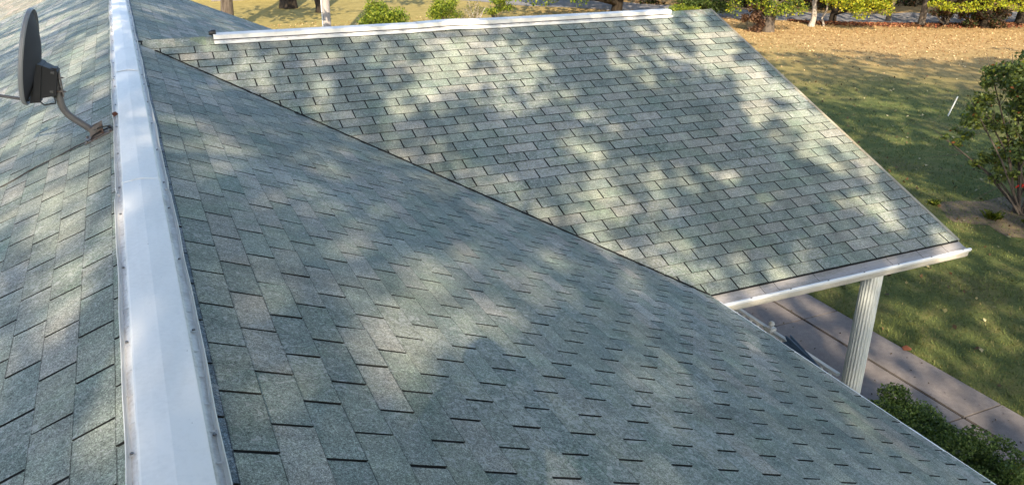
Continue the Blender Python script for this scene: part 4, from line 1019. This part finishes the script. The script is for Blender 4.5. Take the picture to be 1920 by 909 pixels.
nk=jn(W(0,.01,1.38),.052,.052,nk0); h0=jn(W(0,.035,1.44),.066,.078,nk); h1=jn(W(0,.03,1.51),.076,.092,h0); h2=jn(W(0,.02,1.575),.055,.065,h1)
nose=jn(W(0,.125,1.485),.010,.012,h1)
for s in (-1,1):
    ear=jn(W(s*.082,.01,1.49),.008,.016,h1)
    sh=jn(W(s*.17,0,1.28),.055,.055,ch); el=jn(W(s*.25,.10,1.10),.042,.042,sh); wr=jn(W(s*.155,.27,1.235),.027,.022,el); pm=jn(W(s*.118,.315,1.255),.030,.014,wr)
    for k,(dz,ln) in enumerate(((.030,.045),(.010,.05),(-.010,.047),(-.028,.038))):
        f1=jn(W(s*(.098),.335+.004*k,1.255+dz),.0085,.0085,pm); f2=jn(W(s*(.098-ln*.55),.350,1.257+dz),.0075,.0075,f1)
    th=jn(W(s*.10,.295,1.232),.010,.010,pm); jn(W(s*.078,.298,1.238),.009,.009,th)
    fx=s*.27; hipx=W(s*.09,0,.76); hp_=jn(hipx,.095,.095,pel)
    kn=jn((PO.x+s*.20,PO.y+.03,.36),.062,.066,hp_); an=jn((PO.x+fx,PO.y-.02,-.035),.036,.04,kn); jn((PO.x+fx+.03,PO.y+.10,-.075),.034,.022,an)
skin_body('body',J,Ed,M_skin,person)
J=[];Ed=[]
pel=jn(W(0,0,.78),.155,.12); ab=jn(W(0,0,.95),.148,.115,pel); ch=jn(W(0,0,1.15),.172,.125,ab); nk0=jn(W(0,0,1.31),.10,.085,ch); jn(W(0,.005,1.35),.072,.07,nk0)
for s in (-1,1):
    sh=jn(W(s*.175,0,1.28),.07,.07,ch); el=jn(W(s*.25,.10,1.10),.057,.057,sh); jn(W(s*.17,.25,1.222),.04,.04,el)
skin_body('jacket',J,Ed,M_jacket,person)
J=[];Ed=[]
pel=jn(W(0,0,.80),.145,.115)
for s in (-1,1):
    hp_=jn(W(s*.09,0,.74),.11,.11,pel); kn=jn((PO.x+s*.20,PO.y+.03,.36),.082,.085,hp_); jn((PO.x+s*.265,PO.y-.01,.0),.065,.07,kn)
skin_body('trousers',J,Ed,M_jeans,person)
for s in (-1,1):
    mb=MB(); fx=PO.x+s*.27; base=-T1*.27
    mb.tube([(fx-.005,PO.y-.09,base+.06),(fx,PO.y-.02,base+.055),(fx+.01,PO.y+.08,base+.045),(fx+.03,PO.y+.17,base+.035)],[.045,.05,.045,.025],12,squash=.8)
    mb.build('shoe',M_black,person,smooth=True)
mb=MB(); hc=Vector(W(0,.0,1.53)); rows=[]
for i in range(9):
    th=math.pi*.62*i/8; rows.append([tuple(hc+Vector((.092*math.sin(th)*math.cos(a),.105*math.sin(th)*math.sin(a)-.015,.098*math.cos(th)))) for a in [2*math.pi*j/24 for j in range(25)]])
mb.sheet(rows); M_hair=mat('hair',(.04,.025,.015),.8); mb.build('hair',M_hair,person,smooth=True)
mb=MB()
for s in (-1,1):
    mb=MB(); e=Vector(W(s*.032,.108,1.515)); mb.lathe([(.0,-.010),(.008,-.006),(.010,0),(.008,.006),(0,.010)],tuple(e),10); mb.build('eye',M_white,person)
ph=Vector((0.059,0,1.267))-F*.016
mb=MB()
vs=[]
for d_ in (-.004,.004):
    for a,b in ((-1,-1),(1,-1),(1,1),(-1,1)): vs.append(tuple(ph+R2*(a*.078)+U2*(b*.037-.02)+F*d_))
mb.add(vs,[(0,3,2,1),(4,5,6,7),(0,1,5,4),(1,2,6,5),(2,3,7,6),(3,0,4,7)],0)
tag(mb.build('phone',M_black),'black phone held up in both hands by the person on the ridge','phone')
